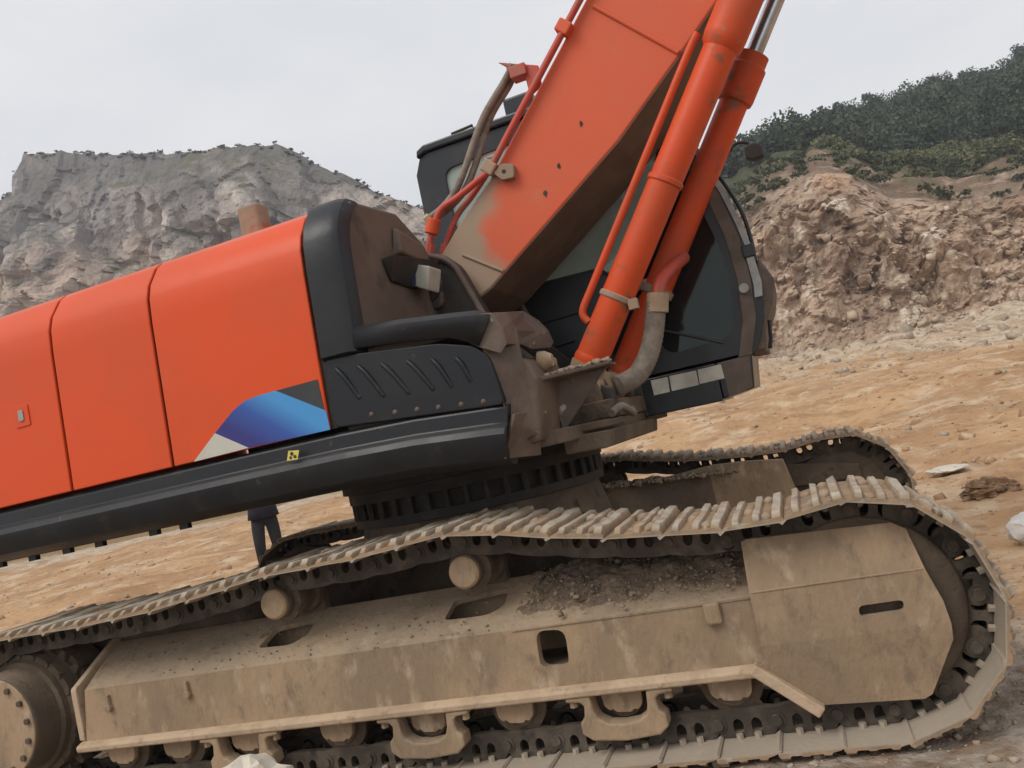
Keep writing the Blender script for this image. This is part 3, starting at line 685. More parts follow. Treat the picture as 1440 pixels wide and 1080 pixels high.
# ---- track path
PITCH0 = .2286
IC, IRad = (2.095, .487), .452
SC_, SRad = (-2.2, .492), .457
path = []
for k in range(30): path.append((1.443+(IC[0]-1.443)*k/30, .035))
for k in range(25):
    a = R(-90+170*k/24); path.append((IC[0]+IRad*math.cos(a), IC[1]+IRad*math.sin(a)))
topk = [(2.0, .912), (1.87, .893), (1.70, .888), (1.48, .908), (1.25, .935), (1.055, .966), (.80, 1.02), (.574, 1.062), (.40, 1.062), (.15, 1.040), (-.1, 1.032), (-.35, 1.035), (-.478, 1.028), (-.695, 1.0), (-1.0, .970), (-1.35, .952), (-1.8, .948), (-2.15, .950)]
def crom(pts, sub):
    q = []; pts = [Vector(p_) for p_ in pts]
    for i in range(len(pts)-1):
        a, b, c, d = pts[max(i-1, 0)], pts[i], pts[i+1], pts[min(i+2, len(pts)-1)]
        for k in range(sub):
            t = k/sub; q.append(tuple(.5*((2*b)+(c-a)*t+(2*a-5*b+4*c-d)*t*t+(3*b-a-3*c+d)*t**3)))
    return q+[tuple(pts[-1])]
path += crom(topk, 6)
for k in range(1, 25):
    a = R(92+178*k/24); path.append((SC_[0]+SRad*math.cos(a), SC_[1]+SRad*math.sin(a)))
for k in range(1, 60): path.append((-2.2+(1.443+2.2)*k/60, .035))
pa = np.array(path+[path[0]]); sl = np.concatenate([[0], np.cumsum(np.hypot(*np.diff(pa, axis=0).T))])
NSH = int(round(sl[-1]/PITCH0)); PT = sl[-1]/NSH
def pth(s__): s__ = s__ % sl[-1]; return np.array([np.interp(s__, sl, pa[:, 0]), np.interp(s__, sl, pa[:, 1])])

# ---- track shoe meshes (local x = along the track, y = outwards, z = across)
def shoe_mesh(seed):
    rr = random.Random(seed); mb = MB()
    prof = [(-.118, -.010, 0), (-.118, .002, 0), (-.110, .036, 1), (-.080, .036, 1), (-.072, .005, 0), (-.037, .005, 0), (-.031, .033, 1), (-.008, .033, 1), (-.002, .005, 0), (.040, .005, 0), (.046, .033, 1), (.069, .033, 1), (.076, .003, 0), (.104, -.002, 0), (.128, -.014, 0), (.120, -.024, 0), (.098, -.010, 0)]
    n = len(prof); secs = [(-.300, .25), (-.272, .95), (-.15, 1.0), (0, .93), (.15, 1.0), (.272, .95), (.300, .25)]
    vs = []
    for z, h in secs:
        for x, y, gk in prof: vs.append((x, (.004+(y-.004)*h*(1-rr.uniform(0, .4))) if gk else y+rr.uniform(-.0015, .0015), z))
    fs = []
    for j in range(len(secs)-1):
        for i in range(n): fs.append((j*n+i, j*n+(i+1) % n, (j+1)*n+(i+1) % n, (j+1)*n+i))
    fs += [tuple(range(n-1, -1, -1)), tuple((len(secs)-1)*n+i for i in range(n))]
    mb.add(vs, fs)
    for xc in (-.055, .019):                      # dried mud caked between the grousers
        z = -.27
        while z < .25:
            L_ = rr.uniform(.10, .24); hh = rr.choice([.008, .014, .02, .026])
            if rr.random() < .75:
                m_ = 8; V = []; F = []
                for i in range(5):
                    for k in range(m_):
                        a = 2*math.pi*k/m_; q = math.cos(math.pi/2*i/4.6); V.append((xc+.027*q*math.cos(a)*rr.uniform(.85, 1.05), .003+hh*math.sin(math.pi/2*i/4.6)*rr.uniform(.7, 1.1), z+L_/2+L_*.55*q*math.sin(a)))
                for i in range(4):
                    for k in range(m_): F.append((i*m_+k, i*m_+(k+1) % m_, (i+1)*m_+(k+1) % m_, (i+1)*m_+k))
                F.append(tuple(4*m_+k for k in range(m_))); mb.add(V, F)
            z += L_
    for zc in (-.085, .085):
        for xc in (-.036, .036): mb.cyl((xc, -.008, zc*1.55), (xc, -.030, zc*1.55), .015, n=6)
    o = mb.build('track_shoe', 'shoe', None, smooth=40); me = o.data; bpy.data.objects.remove(o); return me
SHOES = [shoe_mesh(k) for k in range(5)]
def link_mesh_data():
    mb = MB(); h = PT/2
    outl = roundpoly([(-.098, .012), (.098, .012), (.112, .035), (.150, .040), (.158, .075), (.140, .112), (.06, .124), (-.06, .124), (-.140, .112), (-.158, .075), (-.150, .04), (-.112, .035)], .02, 2)
    holes = [roundpoly([(-.056, .030), (-.016, .030), (-.016, .072), (-.036, .088), (-.056, .072)], .012, 2), roundpoly([(.016, .030), (.056, .030), (.056, .072), (.036, .088), (.016, .072)], .012, 2)]
    fn = lambda u, v, d: (u, -v, d)
    for s1 in (-1, 1):
        mb.prism(outl, s1*.082, s1*.118, fn, holes)
        mb.cyl((-h, -.068, s1*.066), (-h, -.068, s1*.122), .036, n=14)
    mb.cyl((-h, -.068, -.135), (-h, -.068, .135), .022, n=12)
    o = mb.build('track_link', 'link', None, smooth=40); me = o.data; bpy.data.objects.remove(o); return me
LINKME = link_mesh_data()
def crawler(yc, off):
    tr = bpy.data.objects.new('crawler_track', None); COL.objects.link(tr); tr.parent = EX
    rr = random.Random(3)
    for k in range(NSH):
        a = pth(k*PT+off); b = pth((k+1)*PT+off); c = (a+b)/2; t = (b-a)/np.linalg.norm(b-a); nrm = np.array([t[1], -t[0]])
        mw = Matrix(((t[0], nrm[0], 0, c[0]), (0, 0, 1, yc), (t[1], nrm[1], 0, c[1]), (0, 0, 0, 1)))
        o = bpy.data.objects.new('track_shoe', rr.choice(SHOES)); COL.objects.link(o); o.parent = tr
        o.matrix_local = mw @ Matrix.Rotation(R(rr.uniform(-.8, .8)), 4, 'Y') @ Matrix.Rotation(R(rr.uniform(-1.2, 1.2)), 4, 'Z')
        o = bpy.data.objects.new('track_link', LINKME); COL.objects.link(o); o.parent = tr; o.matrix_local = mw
    return tr
YT = 1.37
FAR = []
def far_side(fn, *a):
    before = set(EX.children); r_ = fn(*a)
    for o in EX.children:
        if o not in before: o.location = (.07, 0, .055)
    return r_
crawler(-YT, 0.0); far_side(crawler, YT, .07)

# ---- track frames
def track_frame(sg):
    # sg = -1 near side, +1 far side
    f = lambda x, y, z: (x, sg*y, z)
    fr = MB()
    # vertical outer wall with the square hole
    hole = roundpoly([(.775, .425), (.905, .42), (.915, .575), (.785, .585)], .045, 4)
    fr.prism([(-1.745, .335), (1.72, .335), (1.72, .60), (-1.70, .60)], 1.50, 1.55, lambda u, v, d: f(u, d, v), [hole])
    # sloping roof plate with two mud holes: v runs 0..1 up the slope
    sl_ = lambda u, v, d: f(u, 1.55-.33*v+d*.44, .60+.165*v-d*.0+(d*.9))
    h1 = roundpoly([(-.70, .36), (-.66, .74), (-.43, .79), (-.43, .50), (-.50, .33)], .05, 3)
    h2 = roundpoly([(.32, .36), (.34, .72), (.61, .80), (.61, .48), (.54, .34)], .05, 3)
    fr.prism([(-1.70, .004), (1.72, .004), (1.72, 1), (-1.78, 1)], -.025, 0, sl_, [h1, h2])
    fr.prism([(-1.76, .30), (1.70, .30), (1.70, .755), (-1.76, .755)], 1.20, 1.22, lambda u, v, d: f(u, d, v))
    fr.prism([(-1.76, .335), (1.70, .335), (1.70, .74), (-1.76, .74)], 1.12, 1.17, lambda u, v, d: f(u, d, v))
    o = fr.build('track_frame', 'mud', EX, smooth=35)
    fl = MB(); fl.b2((-1.70, min(sg*1.23, sg*1.49), .40), (1.68, max(sg*1.23, sg*1.49), .42)); fl.build('hole_dark_floor', 'steel_dark', o)  # added dark floor, keeps the space behind the mud holes dark
    e = MB()   # rear end plate with a proud rim
    e.prism(roundpoly([(1.555, .345), (1.555, .615), (1.235, .79), (1.2, .79), (1.2, .345)], .012, 2), -1.785, -1.748, lambda u, v, d: f(d+(v-.335)*-.02, u, v))
    e.build('end_plate', 'mud_lip', o, bevel=.006)
    lp = MB()
    lp.prism(roundpoly([(1.592, .300), (1.596, .332), (1.56, .345), (1.30, .345), (1.30, .300)], .008, 2), -1.775, 1.655, lambda u, v, d: f(d, u, v))
    dn = Vector((1.835-1.655, 0, .165-.322)); L_ = dn.length; rot = Matrix.Rotation(-math.atan2(dn.z, dn.x), 3, 'Y')
    lp.box(f(1.745, 1.565, .243), (L_+.05, .075, .045), rot)
    lp.build('frame_lip', 'mud_lip', o, bevel=.008)
    # bolted pads
    pd = MB()
    pd.box(f(1.533, 1.565, .56), (.065, .03, .085)); pd.build('pad', 'mud', o, bevel=.01)
    for xx, zz in ((-1.55, .53), (-1.05, .545)):
        q = MB(); q.box(f(xx, 1.56, zz), (.022, .02, .07)); q.cyl(f(xx, 1.55, zz-.03), f(xx, 1.575, zz-.03), .02, n=8); q.build('bracket', 'mud', o, bevel=.004)
    return o
FRN = track_frame(-1); FRF = far_side(track_frame, 1)

def idler_cover(sg, fr):
    f = lambda x, y, z: (x, sg*y, z)
    # faceted plate: upper facet leans in, middle upright, lower leans in slightly
    def yy(z): return 1.585 if .416 <= z <= .622 else (1.585-(z-.622)*.28 if z > .622 else 1.585-(.416-z)*.12)
    slot = roundpoly([(2.062, .480), (2.218, .482), (2.222, .522), (2.066, .520)], .02, 4)
    c = MB()
    top_ = [(1.690, .622), (1.698, .812), (1.72, .818), (2.245, .795), (2.292, .765), (2.318, .622)]
    mid = [(1.690, .416), (1.690, .622), (2.318, .622), (2.352, .50), (2.360, .416)]
    low = [(1.690, .416), (2.360, .416), (2.355, .36), (2.245, .165), (2.215, .150), (1.835, .165), (1.660, .335), (1.690, .36)]
    c.prism(top_, 0, -.03, lambda u, v, d: f(u, yy(v)+d, v)); c.prism(mid, 0, -.03, lambda u, v, d: f(u, 1.585+d, v), [slot]); c.prism(low, 0, -.03, lambda u, v, d: f(u, yy(v)+d, v))
    o = c.build('idler_cover', 'mud', fr)
    w_ = MB()     # weld beads on the two bends and the left edge
    w_.tube([f(1.70, 1.584, .622), f(2.0, 1.586, .624), f(2.31, 1.584, .622)], .004, 6)
    
    w_.build('weld_bead', 'mud', fr, smooth=60)
    b = MB(); b.prism([(1.70, .62), (2.25, .60), (2.25, .70), (1.72, .79)], 1.20, 1.52, lambda u, v, d: f(u, d, v)); b.build('idler_yoke', 'mud_dark', fr, bevel=.01)
    i_ = MB()
    i_.lathe(f(IC[0], YT-.13, IC[1]), f(IC[0], YT+.13, IC[1]), [(0, .16), (.02, .27), (.08, .31), (.1, .325), (.26, .33), (.3, .35), (.7, .35), (.74, .33), (.9, .325), (.92, .31), (.98, .27), (1, .16)], 48)
    i_.lathe(f(IC[0], YT+.12, IC[1]), f(IC[0], YT+.165, IC[1]), [(0, .345), (.5, .345), (.8, .335), (1, .30)], 56)
    i_.build('idler_wheel', 'mud_dark', EX, smooth=40)
idler_cover(-1, FRN); far_side(idler_cover, 1, FRF)

RX = [-1.559, -1.202, -.787, -.283, .193, .608, 1.087, 1.53]
def rollers(sg):
    f = lambda x, y, z: (x, sg*y, z)
    for x in RX:
        r_ = MB()
        r_.lathe(f(x, 1.18, .262), f(x, 1.50, .262), [(0, .05), (.04, .07), (.1, .08), (.12, .125), (.18, .125), (.2, .098), (.42, .098), (.44, .06), (.56, .06), (.58, .098), (.8, .098), (.82, .125), (.9, .125), (.92, .09), (1, .085)], 28)
        ro = r_.build('track_roller', 'mud_dark', EX, smooth=40)
        c = MB(); c.prism(roundpoly([(x-.088, .30), (x-.082, .232), (x-.058, .212), (x-.05, .222), (x-.035, .205), (x+.03, .200), (x+.042, .214), (x+.055, .206), (x+.08, .228), (x+.088, .30)], .012, 2), 1.44, 1.525, lambda u, v, d: f(u, d, v))
        c.build('roller_collar', 'mud', ro, bevel=.006)
    for x in (-.787, .193, 1.087):
        g = MB()
        outl = [(x-.225, .300), (x-.225, .282), (x-.165, .278), (x-.150, .262), (x-.158, .215), (x-.180, .195), (x-.180, .150), (x-.140, .120), (x, .108), (x+.140, .120), (x+.180, .150), (x+.180, .195), (x+.158, .215), (x+.150, .262), (x+.165, .278), (x+.225, .282), (x+.225, .300), (x+.118, .300), (x+.112, .24), (x+.10, .205), (x+.06, .182), (x, .176), (x-.06, .182), (x-.10, .205), (x-.112, .24), (x-.118, .300)]
        n = len(outl); tess = None
        g.prism(outl, 1.50, 1.585, lambda u, v, d: f(u, d, v), [[(9, 9), (9.001, 9), (9, 9.001)]] if False else ())
        o = g.build('roller_guard', 'mud', EX, bevel=.008)
        for dx in (-.2, .2):
            b = MB(); b.cyl(f(x+dx, 1.555, .285), f(x+dx, 1.555, .255), .018, n=6); b.build('bolt', 'mud', o)
    for x in (-.478, .515):
        c = MB()
        c.lathe(f(x, 1.24, .872), f(x, 1.53, .872), [(0, .05), (.06, .10), (.2, .10), (.24, .082), (.6, .082), (.64, .10), (.78, .10), (.80, .066), (.86, .066), (.865, .074), (.97, .074), (1, .064)], 28)
        co = c.build('carrier_roller', 'mud_dark', EX, smooth=35)
        e = MB(); e.lathe(f(x, 1.525, .872), f(x, 1.55, .872), [(0, .070), (.7, .070), (1, .06)], 24); e.build('end_cap', 'mud', co, smooth=35)
        b = MB(); b.box(f(x+.02, 1.21, .80), (.11, .06, .14)); b.build('support', 'mud_dark', co, bevel=.01)
rollers(-1); far_side(rollers, 1)

def final_drive(sg):
    f = lambda x, y, z: (x, sg*y, z)
    x, z = SC_
    m_ = MB()
    m_.lathe(f(x, 1.15, z), f(x, 1.66, z), [(0, .27), (.1, .36), (.42, .36), (.44, .335), (.62, .325), (.64, .30), (.7, .295), (.72, .275), (.95, .268), (.985, .262), (1, .24)], 48)
    o = m_.build('final_drive', 'mud_dark', EX, smooth=30)
    fc = MB(); fc.lathe(f(x, 1.655, z), f(x, 1.664, z), [(0, .255), (.6, .255), (1, .25)], 48); fc.build('drive_cover', 'mud', o, smooth=30)
    for k in range(14):
        a = 2*math.pi*k/14+.1; b = MB(); b.cyl(f(x+.222*math.cos(a), 1.660, z+.222*math.sin(a)), f(x+.222*math.cos(a), 1.678, z+.222*math.sin(a)), .016, n=8); b.build('bolt', 'mud_dark', o)
    for k in range(20):
        a = 2*math.pi*k/20; b = MB(); b.cyl(f(x+.315*math.cos(a), 1.44, z+.315*math.sin(a)), f(x+.315*math.cos(a), 1.480, z+.315*math.sin(a)), .016, n=8); b.build('flange_bolt', 'mud_dark', o)
    mg = MB(); mg.b2((-2.42, min(sg*.98, sg*1.13), .22), (-1.74, max(sg*.98, sg*1.13), .80)); mg.build('dark_gap_box', 'mud_dark', o, bevel=.02)  # dark box added to close the bright see-through gap by the sprocket
    t = MB()      # sprocket with teeth
    N = 21; outl = []
    for k in range(N):
        for da, rr in ((-.28, .335), (-.12, .385), (.12, .385), (.28, .335)):
            a = 2*math.pi*(k+da)/N; outl.append((x+rr*math.cos(a), z+rr*math.sin(a)))
    t.prism(outl, 1.335, 1.405, lambda u, v, d: f(u, d, v)); t.build('sprocket', 'mud_dark', EX, bevel=.006)
final_drive(-1); far_side(final_drive, 1)

# ---- car body, slew ring
cb = MB()
cb.lathe((.05, 0, .55), (.05, 0, 1.065), [(0, .92), (.35, .88), (.6, .79), (1, .745)], 56)
for sx_ in (-1, 1):
    for sy in (-1, 1):
        x0, x1 = sx_*.18, sx_*.62
        a = [(x0*1.2, sy*.55, .60), (x1, sy*.45, .60), (sx_*1.75, sy*1.2, .45), (sx_*.95, sy*1.2, .45)]
        b = [(x0*1.2, sy*.55, .95), (x1, sy*.45, .97), (sx_*1.75, sy*1.2, .84), (sx_*.95, sy*1.2, .87)]
        cb.add(a+b, [(0, 1, 2, 3), (4, 7, 6, 5), (0, 4, 5, 1), (1, 5, 6, 2), (2, 6, 7, 3), (3, 7, 4, 0)])
CB = cb.build('car_body', 'mud_dark', EX, smooth=30)
sr = MB()
sr.lathe((.05, 0, 1.065), (.05, 0, 1.325), [(0, .73), (.02, .785), (.2, .785), (.22, .745), (.55, .745), (.57, .80), (.8, .80), (.82, .83), (1, .83)], 72)
SR = sr.build('slew_ring', 'steel_dark', EX, smooth=30)
bme = MB().cyl((0, 0, 1.115), (0, 0, 1.215), .020, n=8).build('ring_bolt', 'steel_dark', SR, smooth=40)
NB = 44
for k in range(NB):
    a = 2*math.pi*k/NB; mtx = Matrix.Translation((.05+.772*math.cos(a), .772*math.sin(a), 0))
    if k == 0: bme.matrix_local = mtx
    else: copy_to(bme, mtx, SR)

# ---- upper structure: main frame and deck
mf = MB()
mf.prism([(-3.3, -1.40), (.72, -1.40), (.92, -1.25), (1.10, -.80), (1.10, 1.40), (-3.3, 1.40)], 1.330, 1.400, lambda u, v, d: (u, v, d))
mf.b2((-3.0, -.62, 1.402), (1.12, .62, 1.50))
mf.b2((.55, -.98, 1.36), (1.16, -.55, 1.395))
MF = mf.build('main_frame', 'mud_dark', EX, bevel=.008)
fe = MB(); fe.prism([(.93, 1.268), (1.14, 1.262), (1.155, 1.345), (.93, 1.35)], -1.0, .55); fe.build('front_beam', 'mud_dark', MF, bevel=.008)
# small clips under the skirt
for xx in (-1.05, -1.25, -1.62, -1.85, -2.1, -2.35):
    q = MB(); q.box((xx, -1.36, 1.318), (.055, .03, .03)); q.build('clip', 'plastic', MF)

# boom mounting plates (two) with rounded heads
for sy, yy0 in ((-1, -.52), (1, .42)):
    q = MB(); c = (.235, 2.33); rr = .20
    outl = [(-.55, 1.50), (-.30, 1.95)]
    for k in range(13):
        a = R(172-150*k/12); outl.append((c[0]+rr*math.cos(a), c[1]+rr*math.sin(a)))
    outl += [(.56, 2.00), (.80, 1.72), (1.12, 1.56), (1.12, 1.36), (-.55, 1.36)]
    q.prism(outl, yy0, yy0+.10)
    o = q.build('boom_bracket', 'steel_dark', EX, bevel=.01)
    r2 = MB(); pts = [(c[0]+(rr-.012)*math.cos(R(165-140*k/12)), yy0-.012, c[1]+(rr-.012)*math.sin(R(165-140*k/12))) for k in range(13)]+[(.545, yy0-.012, 1.99)]
    r2.tube(pts, .022, 8); r2.build('rim', 'worn', o, smooth=50)
    p_ = MB(); p_.prism(roundpoly([(.175, 2.215), (.295, 2.215), (.305, 2.40), (.275, 2.455), (.205, 2.455), (.170, 2.40)], .045, 4), yy0-.055, yy0+.0); po = p_.build('pin_cover', 'plastic_dusty', o, bevel=.012)
    b = MB(); b.cyl((.235, yy0-.057, 2.33), (.235, yy0-.075, 2.33), .03, n=6); b.build('bolt', 'steel_dark', o)

# ---- engine hood with four side panels
HP = [(-1.500, 1.622), (-1.500, 2.36), (-1.494, 2.48), (-1.47, 2.555), (-1.40, 2.655), (-1.35, 2.69), (-1.22, 2.715), (-.55, 2.735)]
def hood_strip(x0, x1, inset=0.0, th=.03, lean=0.0):
    m_ = MB(); n = len(HP); vs = []
    for x, sg in ((x0, 1), (x1, -1)):
        for ins in (inset, inset+th):
            for y, z in HP: vs.append((x+lean*(z-1.62), y+ins*(1 if z < 2.6 else .6), z-(ins if z > 2.5 else 0)))
    fs = []
    for i in range(n-1):
        fs += [(i, i+1, 2*n+i+1, 2*n+i), (n+i, 3*n+i, 3*n+i+1, n+i+1), (i, n+i, n+i+1, i+1), (2*n+i, 2*n+i+1, 3*n+i+1, 3*n+i)]
    fs += [(0, 2*n, 3*n, n), (n-1, 2*n-1, 4*n-1, 3*n-1)]
    return m_.add(vs, fs)
hd = hood_strip(-2.55, .06, .02, .02)
hd.b2((-2.55, -.56, 2.60), (.0, 1.35, 2.70)); hd.b2((-2.55, 1.32, 1.42), (.0, 1.40, 2.65))
HOOD = hd.build('engine_hood', 'steel_dark', EX, smooth=30)
GAP = .008
edges = [-2.55, -1.602, -.938, -.014]
front_panel = None
for a, b in zip(edges[:-1], edges[1:]):
    o = hood_strip(a+GAP, b-GAP, 0, .018, .035).build('hood_panel', 'paint', HOOD, smooth=30, bevel=.005)
    front_panel = o
# latch on the rear panel
lt = MB(); lt.prism(rrect(-1.905, 2.02, -1.80, 2.135, .01), -1.501, -1.506); lo_ = lt.build('latch_plate', 'paint', HOOD, bevel=.002)
l2 = MB(); l2.prism(rrect(-1.870, 2.05, -1.835, 2.11, .008), -1.506, -1.512); l2.build('lock', 'silver', HOOD, bevel=.002)
# printed stripes on the front panel (flat print, 2 mm proud)
def decal(name, pts, mt, y=-1.5025):
    m_ = MB(); m_.prism(pts, y, y+.0015); return m_.build(name, mt, HOOD)
decal('white_stripe', [(-0.808, 1.622), (-0.653, 1.735), (-0.477, 1.626)], 'white')
decal('blue_stripe', [(-0.653, 1.735), (-0.532, 1.816), (-0.488, 1.837), (-0.440, 1.854), (-0.366, 1.861), (-0.267, 1.862), (-0.021, 1.712), (-0.019, 1.620), (-0.477, 1.626)], 'blue')
decal('black_stripe', [(-0.267, 1.862), (-0.032, 1.864), (-0.028, 1.716)], 'black_print')

# counterweight behind (mostly outside the picture)
cw = MB(); cw.prism(roundpoly([(-2.58, -1.46), (-3.3, -1.40), (-3.72, -.9), (-3.8, 0), (-3.72, .9), (-3.3, 1.4), (-2.58, 1.46)], .2, 4), 1.36, 2.62, lambda u, v, d: (u, v, d))
cw.build('counterweight', 'paint', EX, smooth=30, bevel=.05)
# exhaust stack
es = MB(); es.prism(roundpoly([(-.87, -.66), (-.715, -.66), (-.715, -.52), (-.87, -.52)], .04, 4), 2.70, 3.115, lambda u, v, d: (u, v, d))
es.build('exhaust_stack', 'dustpaint', EX, smooth=40, bevel=.008)
e2 = MB(); e2.prism(rrect(-.845, 2.72, -.74, 2.93, .01), -.664, -.6605); e2.build('exhaust_guard', 'paint', EX)

# ---- front of the hood: black corner pillar, dusty front wall
fp = MB()
PROF = [(-1.512, 1.95), (-1.512, 2.36), (-1.506, 2.50), (-1.482, 2.575), (-1.41, 2.675), (-1.36, 2.708)]
n = len(PROF); xs_ = [(.0, .004), (.012, -.006), (.15, -.004), (.185, .012), (.205, .045), (.212, .075)]
vs = []
for x, dy in xs_:
    for y, z in PROF: vs.append((x+.035*(z-1.62), y+dy, z-dy*.3))
vs += [(.0+.035*(z-1.62), y+.12, z-.06) for y, z in PROF]
m2 = len(xs_)+1; fs = []
order = list(range(m2))
for j in range(m2):
    j2 = (j+1) % m2
    for i in range(n-1): fs.append((j*n+i, j*n+i+1, j2*n+i+1, j2*n+i))
fs += [tuple(j*n for j in range(m2)), tuple(j*n+n-1 for j in range(m2-1, -1, -1))]
fp.add(vs, fs); fp.build('corner_pillar', 'plastic', EX, smooth=32)
fw = MB()
fw.add([(.205, -1.445, 1.95), (.225, -.50, 1.95), (.245, -1.36, 2.69), (.255, -.86, 2.72), (.25, -.55, 2.60), (.235, -.50, 2.45),
        (.10, -1.40, 1.95), (.10, -.50, 1.95), (.10, -1.34, 2.69), (.10, -.86, 2.72), (.10, -.55, 2.6), (.10, -.5, 2.45), (.225, -1.43, 2.45), (.10, -1.43, 2.45)],
       [(0, 1, 5, 4, 3, 2, 12), (6, 13, 8, 9, 10, 11, 7), (2, 3, 9, 8), (3, 4, 10, 9), (4, 5, 11, 10), (5, 1, 7, 11), (0, 12, 13, 6), (12, 2, 8, 13), (0, 6, 7, 1)])
FW = fw.build('front_wall', 'plastic_dusty', EX, bevel=.02, seg=3)
# raised shoulder and torn opening with a filter box behind
q = MB(); q.add([(.24, -.98, 2.47), (.24, -.55, 2.44), (.26, -.95, 2.62), (.26, -.62, 2.58), (.285, -.96, 2.48), (.285, -.57, 2.45), (.285, -.94, 2.60), (.285, -.64, 2.565)], [(4, 5, 7, 6), (0, 4, 6, 2), (1, 3, 7, 5), (2, 6, 7, 3), (0, 1, 5, 4)])
q.build('wall_shoulder', 'plastic_dusty', FW, bevel=.012)
q = MB(); q.add([(.242, -1.13, 2.43), (.242, -.68, 2.46), (.242, -.64, 2.36), (.242, -.80, 2.30), (.242, -1.07, 2.315), (.30, -1.12, 2.435), (.36, -.66, 2.455), (.30, -.64, 2.36), (.25, -.80, 2.305), (.25, -1.07, 2.32)],
    [(0, 1, 2, 3, 4), (5, 9, 8, 7, 6), (0, 5, 6, 1), (1, 6, 7, 2), (2, 7, 8, 3), (3, 8, 9, 4), (4, 9, 5, 0)])
q.build('torn_flap', 'steel_dark', FW, bevel=.008)
q = MB(); q.prism([(0.251, 2.444), (0.380, 2.389), (0.339, 2.267), (0.241, 2.325)], -.86, -.70); fb = q.build('filter_box', 'sticker', FW, bevel=.008)
q = MB(); q.prism([(0.256, 2.439), (0.303, 2.418), (0.282, 2.306), (0.248, 2.327)], -.866, -.8625); q.build('label_plate', 'blue_box', FW)

# deck between the front wall and the tool box
dk = MB(); dk.b2((.06, -1.44, 1.90), (.62, -.55, 1.955)); dk.build('deck', 'plastic_dusty', EX, bevel=.01)

# ---- shelf (black cover) along the top of the tool box, bent down at the front
sh = MB()
xz = [(.195, 2.062), (.45, 2.035), (.70, 2.000), (.80, 1.985), (.865, 1.955)]
lo2 = [(.195, 1.960), (.45, 1.930), (.66, 1.895), (.72, 1.868), (.79, 1.825)]
vs = []
for (x, z), (xl, zl) in zip(xz, lo2):
    vs += [(xl, -1.512, zl), (x, -1.505, z-.022), (x, -1.488, z), (x+.01, -.75, z+.02)]
fs = []
for i in range(len(xz)-1):
    for k in range(3): fs.append((i*4+k, i*4+k+1, i*4+5+k, i*4+4+k))
sh.add(vs, fs)
SH = sh.build('shelf_cover', 'plastic', EX, smooth=25); md = SH.modifiers.new('solid', 'SOLIDIFY'); md.thickness = .018; md.offset = -1
sc_ = MB()    # scuffed bare front end: a side facet and a front facet bent round the corner
sp = [(0.815, -1.500, 1.965), (0.877, -1.490, 1.954), (0.903, -1.480, 1.877), (0.909, -1.475, 1.806), (0.875, -1.485, 1.772), (0.795, -1.500, 1.816), (0.736, -1.507, 1.859)]
ft_ = [(0.877, -1.490, 1.954), (0.928, -1.180, 1.976), (0.973, -1.120, 1.924), (0.996, -1.080, 1.872), (1.005, -1.050, 1.808), (0.985, -1.060, 1.788), (0.940, -1.220, 1.786), (0.926, -1.300, 1.809), (0.909, -1.475, 1.806), (0.903, -1.480, 1.877)]
bk_ = [(.80, -.75, 2.01), (.86, -.75, 1.985)]
vv = sp+ft_+[(ft_[1][0]-.25, -.80, ft_[1][2]+.03), (sp[0][0]-.02, -.80, sp[0][2]+.03), (ft_[2][0]-.12, -.80, ft_[2][2]+.0), (ft_[4][0]-.10, -.80, ft_[4][2]+.0)]
sc_.add(vv, [tuple(range(7)), tuple(range(7, 17)), (0, 7, 8, 17, 18), (8, 9, 19, 17), (9, 10, 11, 20, 19)])
SCV = sc_.build('scuffed_cover', 'worn', EX); md = SCV.modifiers.new('solid', 'SOLIDIFY'); md.thickness = .014; md.offset = -1
bv = SCV.modifiers.new('bevel', 'BEVEL'); bv.width = .008; bv.segments = 2; bv.limit_method = 'ANGLE'

# ---- tool box door with raised ribs
tb = MB(); tb.prism(roundpoly([(.005, 1.622), (.010, 1.945), (.20, 1.935), (.60, 1.885), (.76, 1.835), (.82, 1.775), (.845, 1.55)], .03, 3), -1.492, -1.42)
TB = tb.build('tool_box_door', 'plastic', EX, bevel=.014, seg=3)
for a, b in (((0.069, 1.890), (0.159, 1.730)), ((0.185, 1.876), (0.283, 1.713)), ((0.305, 1.858), (0.411, 1.698)), ((0.433, 1.841), (0.531, 1.687)), ((0.554, 1.819), (0.621, 1.680)), ((0.670, 1.798), (0.713, 1.685))):
    q = MB(); q.tube([(a[0], -1.488, a[1]), (a[0]*.7+b[0]*.3+.008, -1.493, a[1]*.7+b[1]*.3), (b[0], -1.486, b[1])], .013, 8, 5); q.build('rib', 'plastic', TB, smooth=60)
for a in ((0.203, 1.644), (0.322, 1.628), (0.433, 1.617), (0.537, 1.604), (0.647, 1.593), (0.752, 1.583)):
    q = MB(); q.lathe((a[0], -1.488, a[1]), (a[0], -1.499, a[1]), [(0, .014), (.6, .012), (1, .004)], 10); q.build('stud', 'plastic_dusty', TB, smooth=50)
bk = MB()     # steel body of the tool box, bare brown front face
bk.prism([(.02, 1.36), (.02, 1.93), (.55, 1.88), (.74, 1.76), (.82, 1.62), (.80, 1.36)], -1.42, -.62)
bk.prism([(.74, 1.345), (.77, 1.74), (.88, 1.765), (.950, 1.73), (.975, 1.64), (.93, 1.36)], -1.36, -.86)
BK = bk.build('tool_box_body', 'worn', EX, bevel=.02, seg=3)
q = MB(); q.add([(.845, -1.488, 1.545), (.80, -1.488, 1.83), (.93, -1.36, 1.88), (.925, -1.36, 1.40), (.80, -1.43, 1.36), (.83, -1.45, 1.50)], [(0, 1, 2, 3, 4, 5)])
o = q.build('corner_plate', 'worn', BK); md = o.modifiers.new('solid', 'SOLIDIFY'); md.thickness = .012
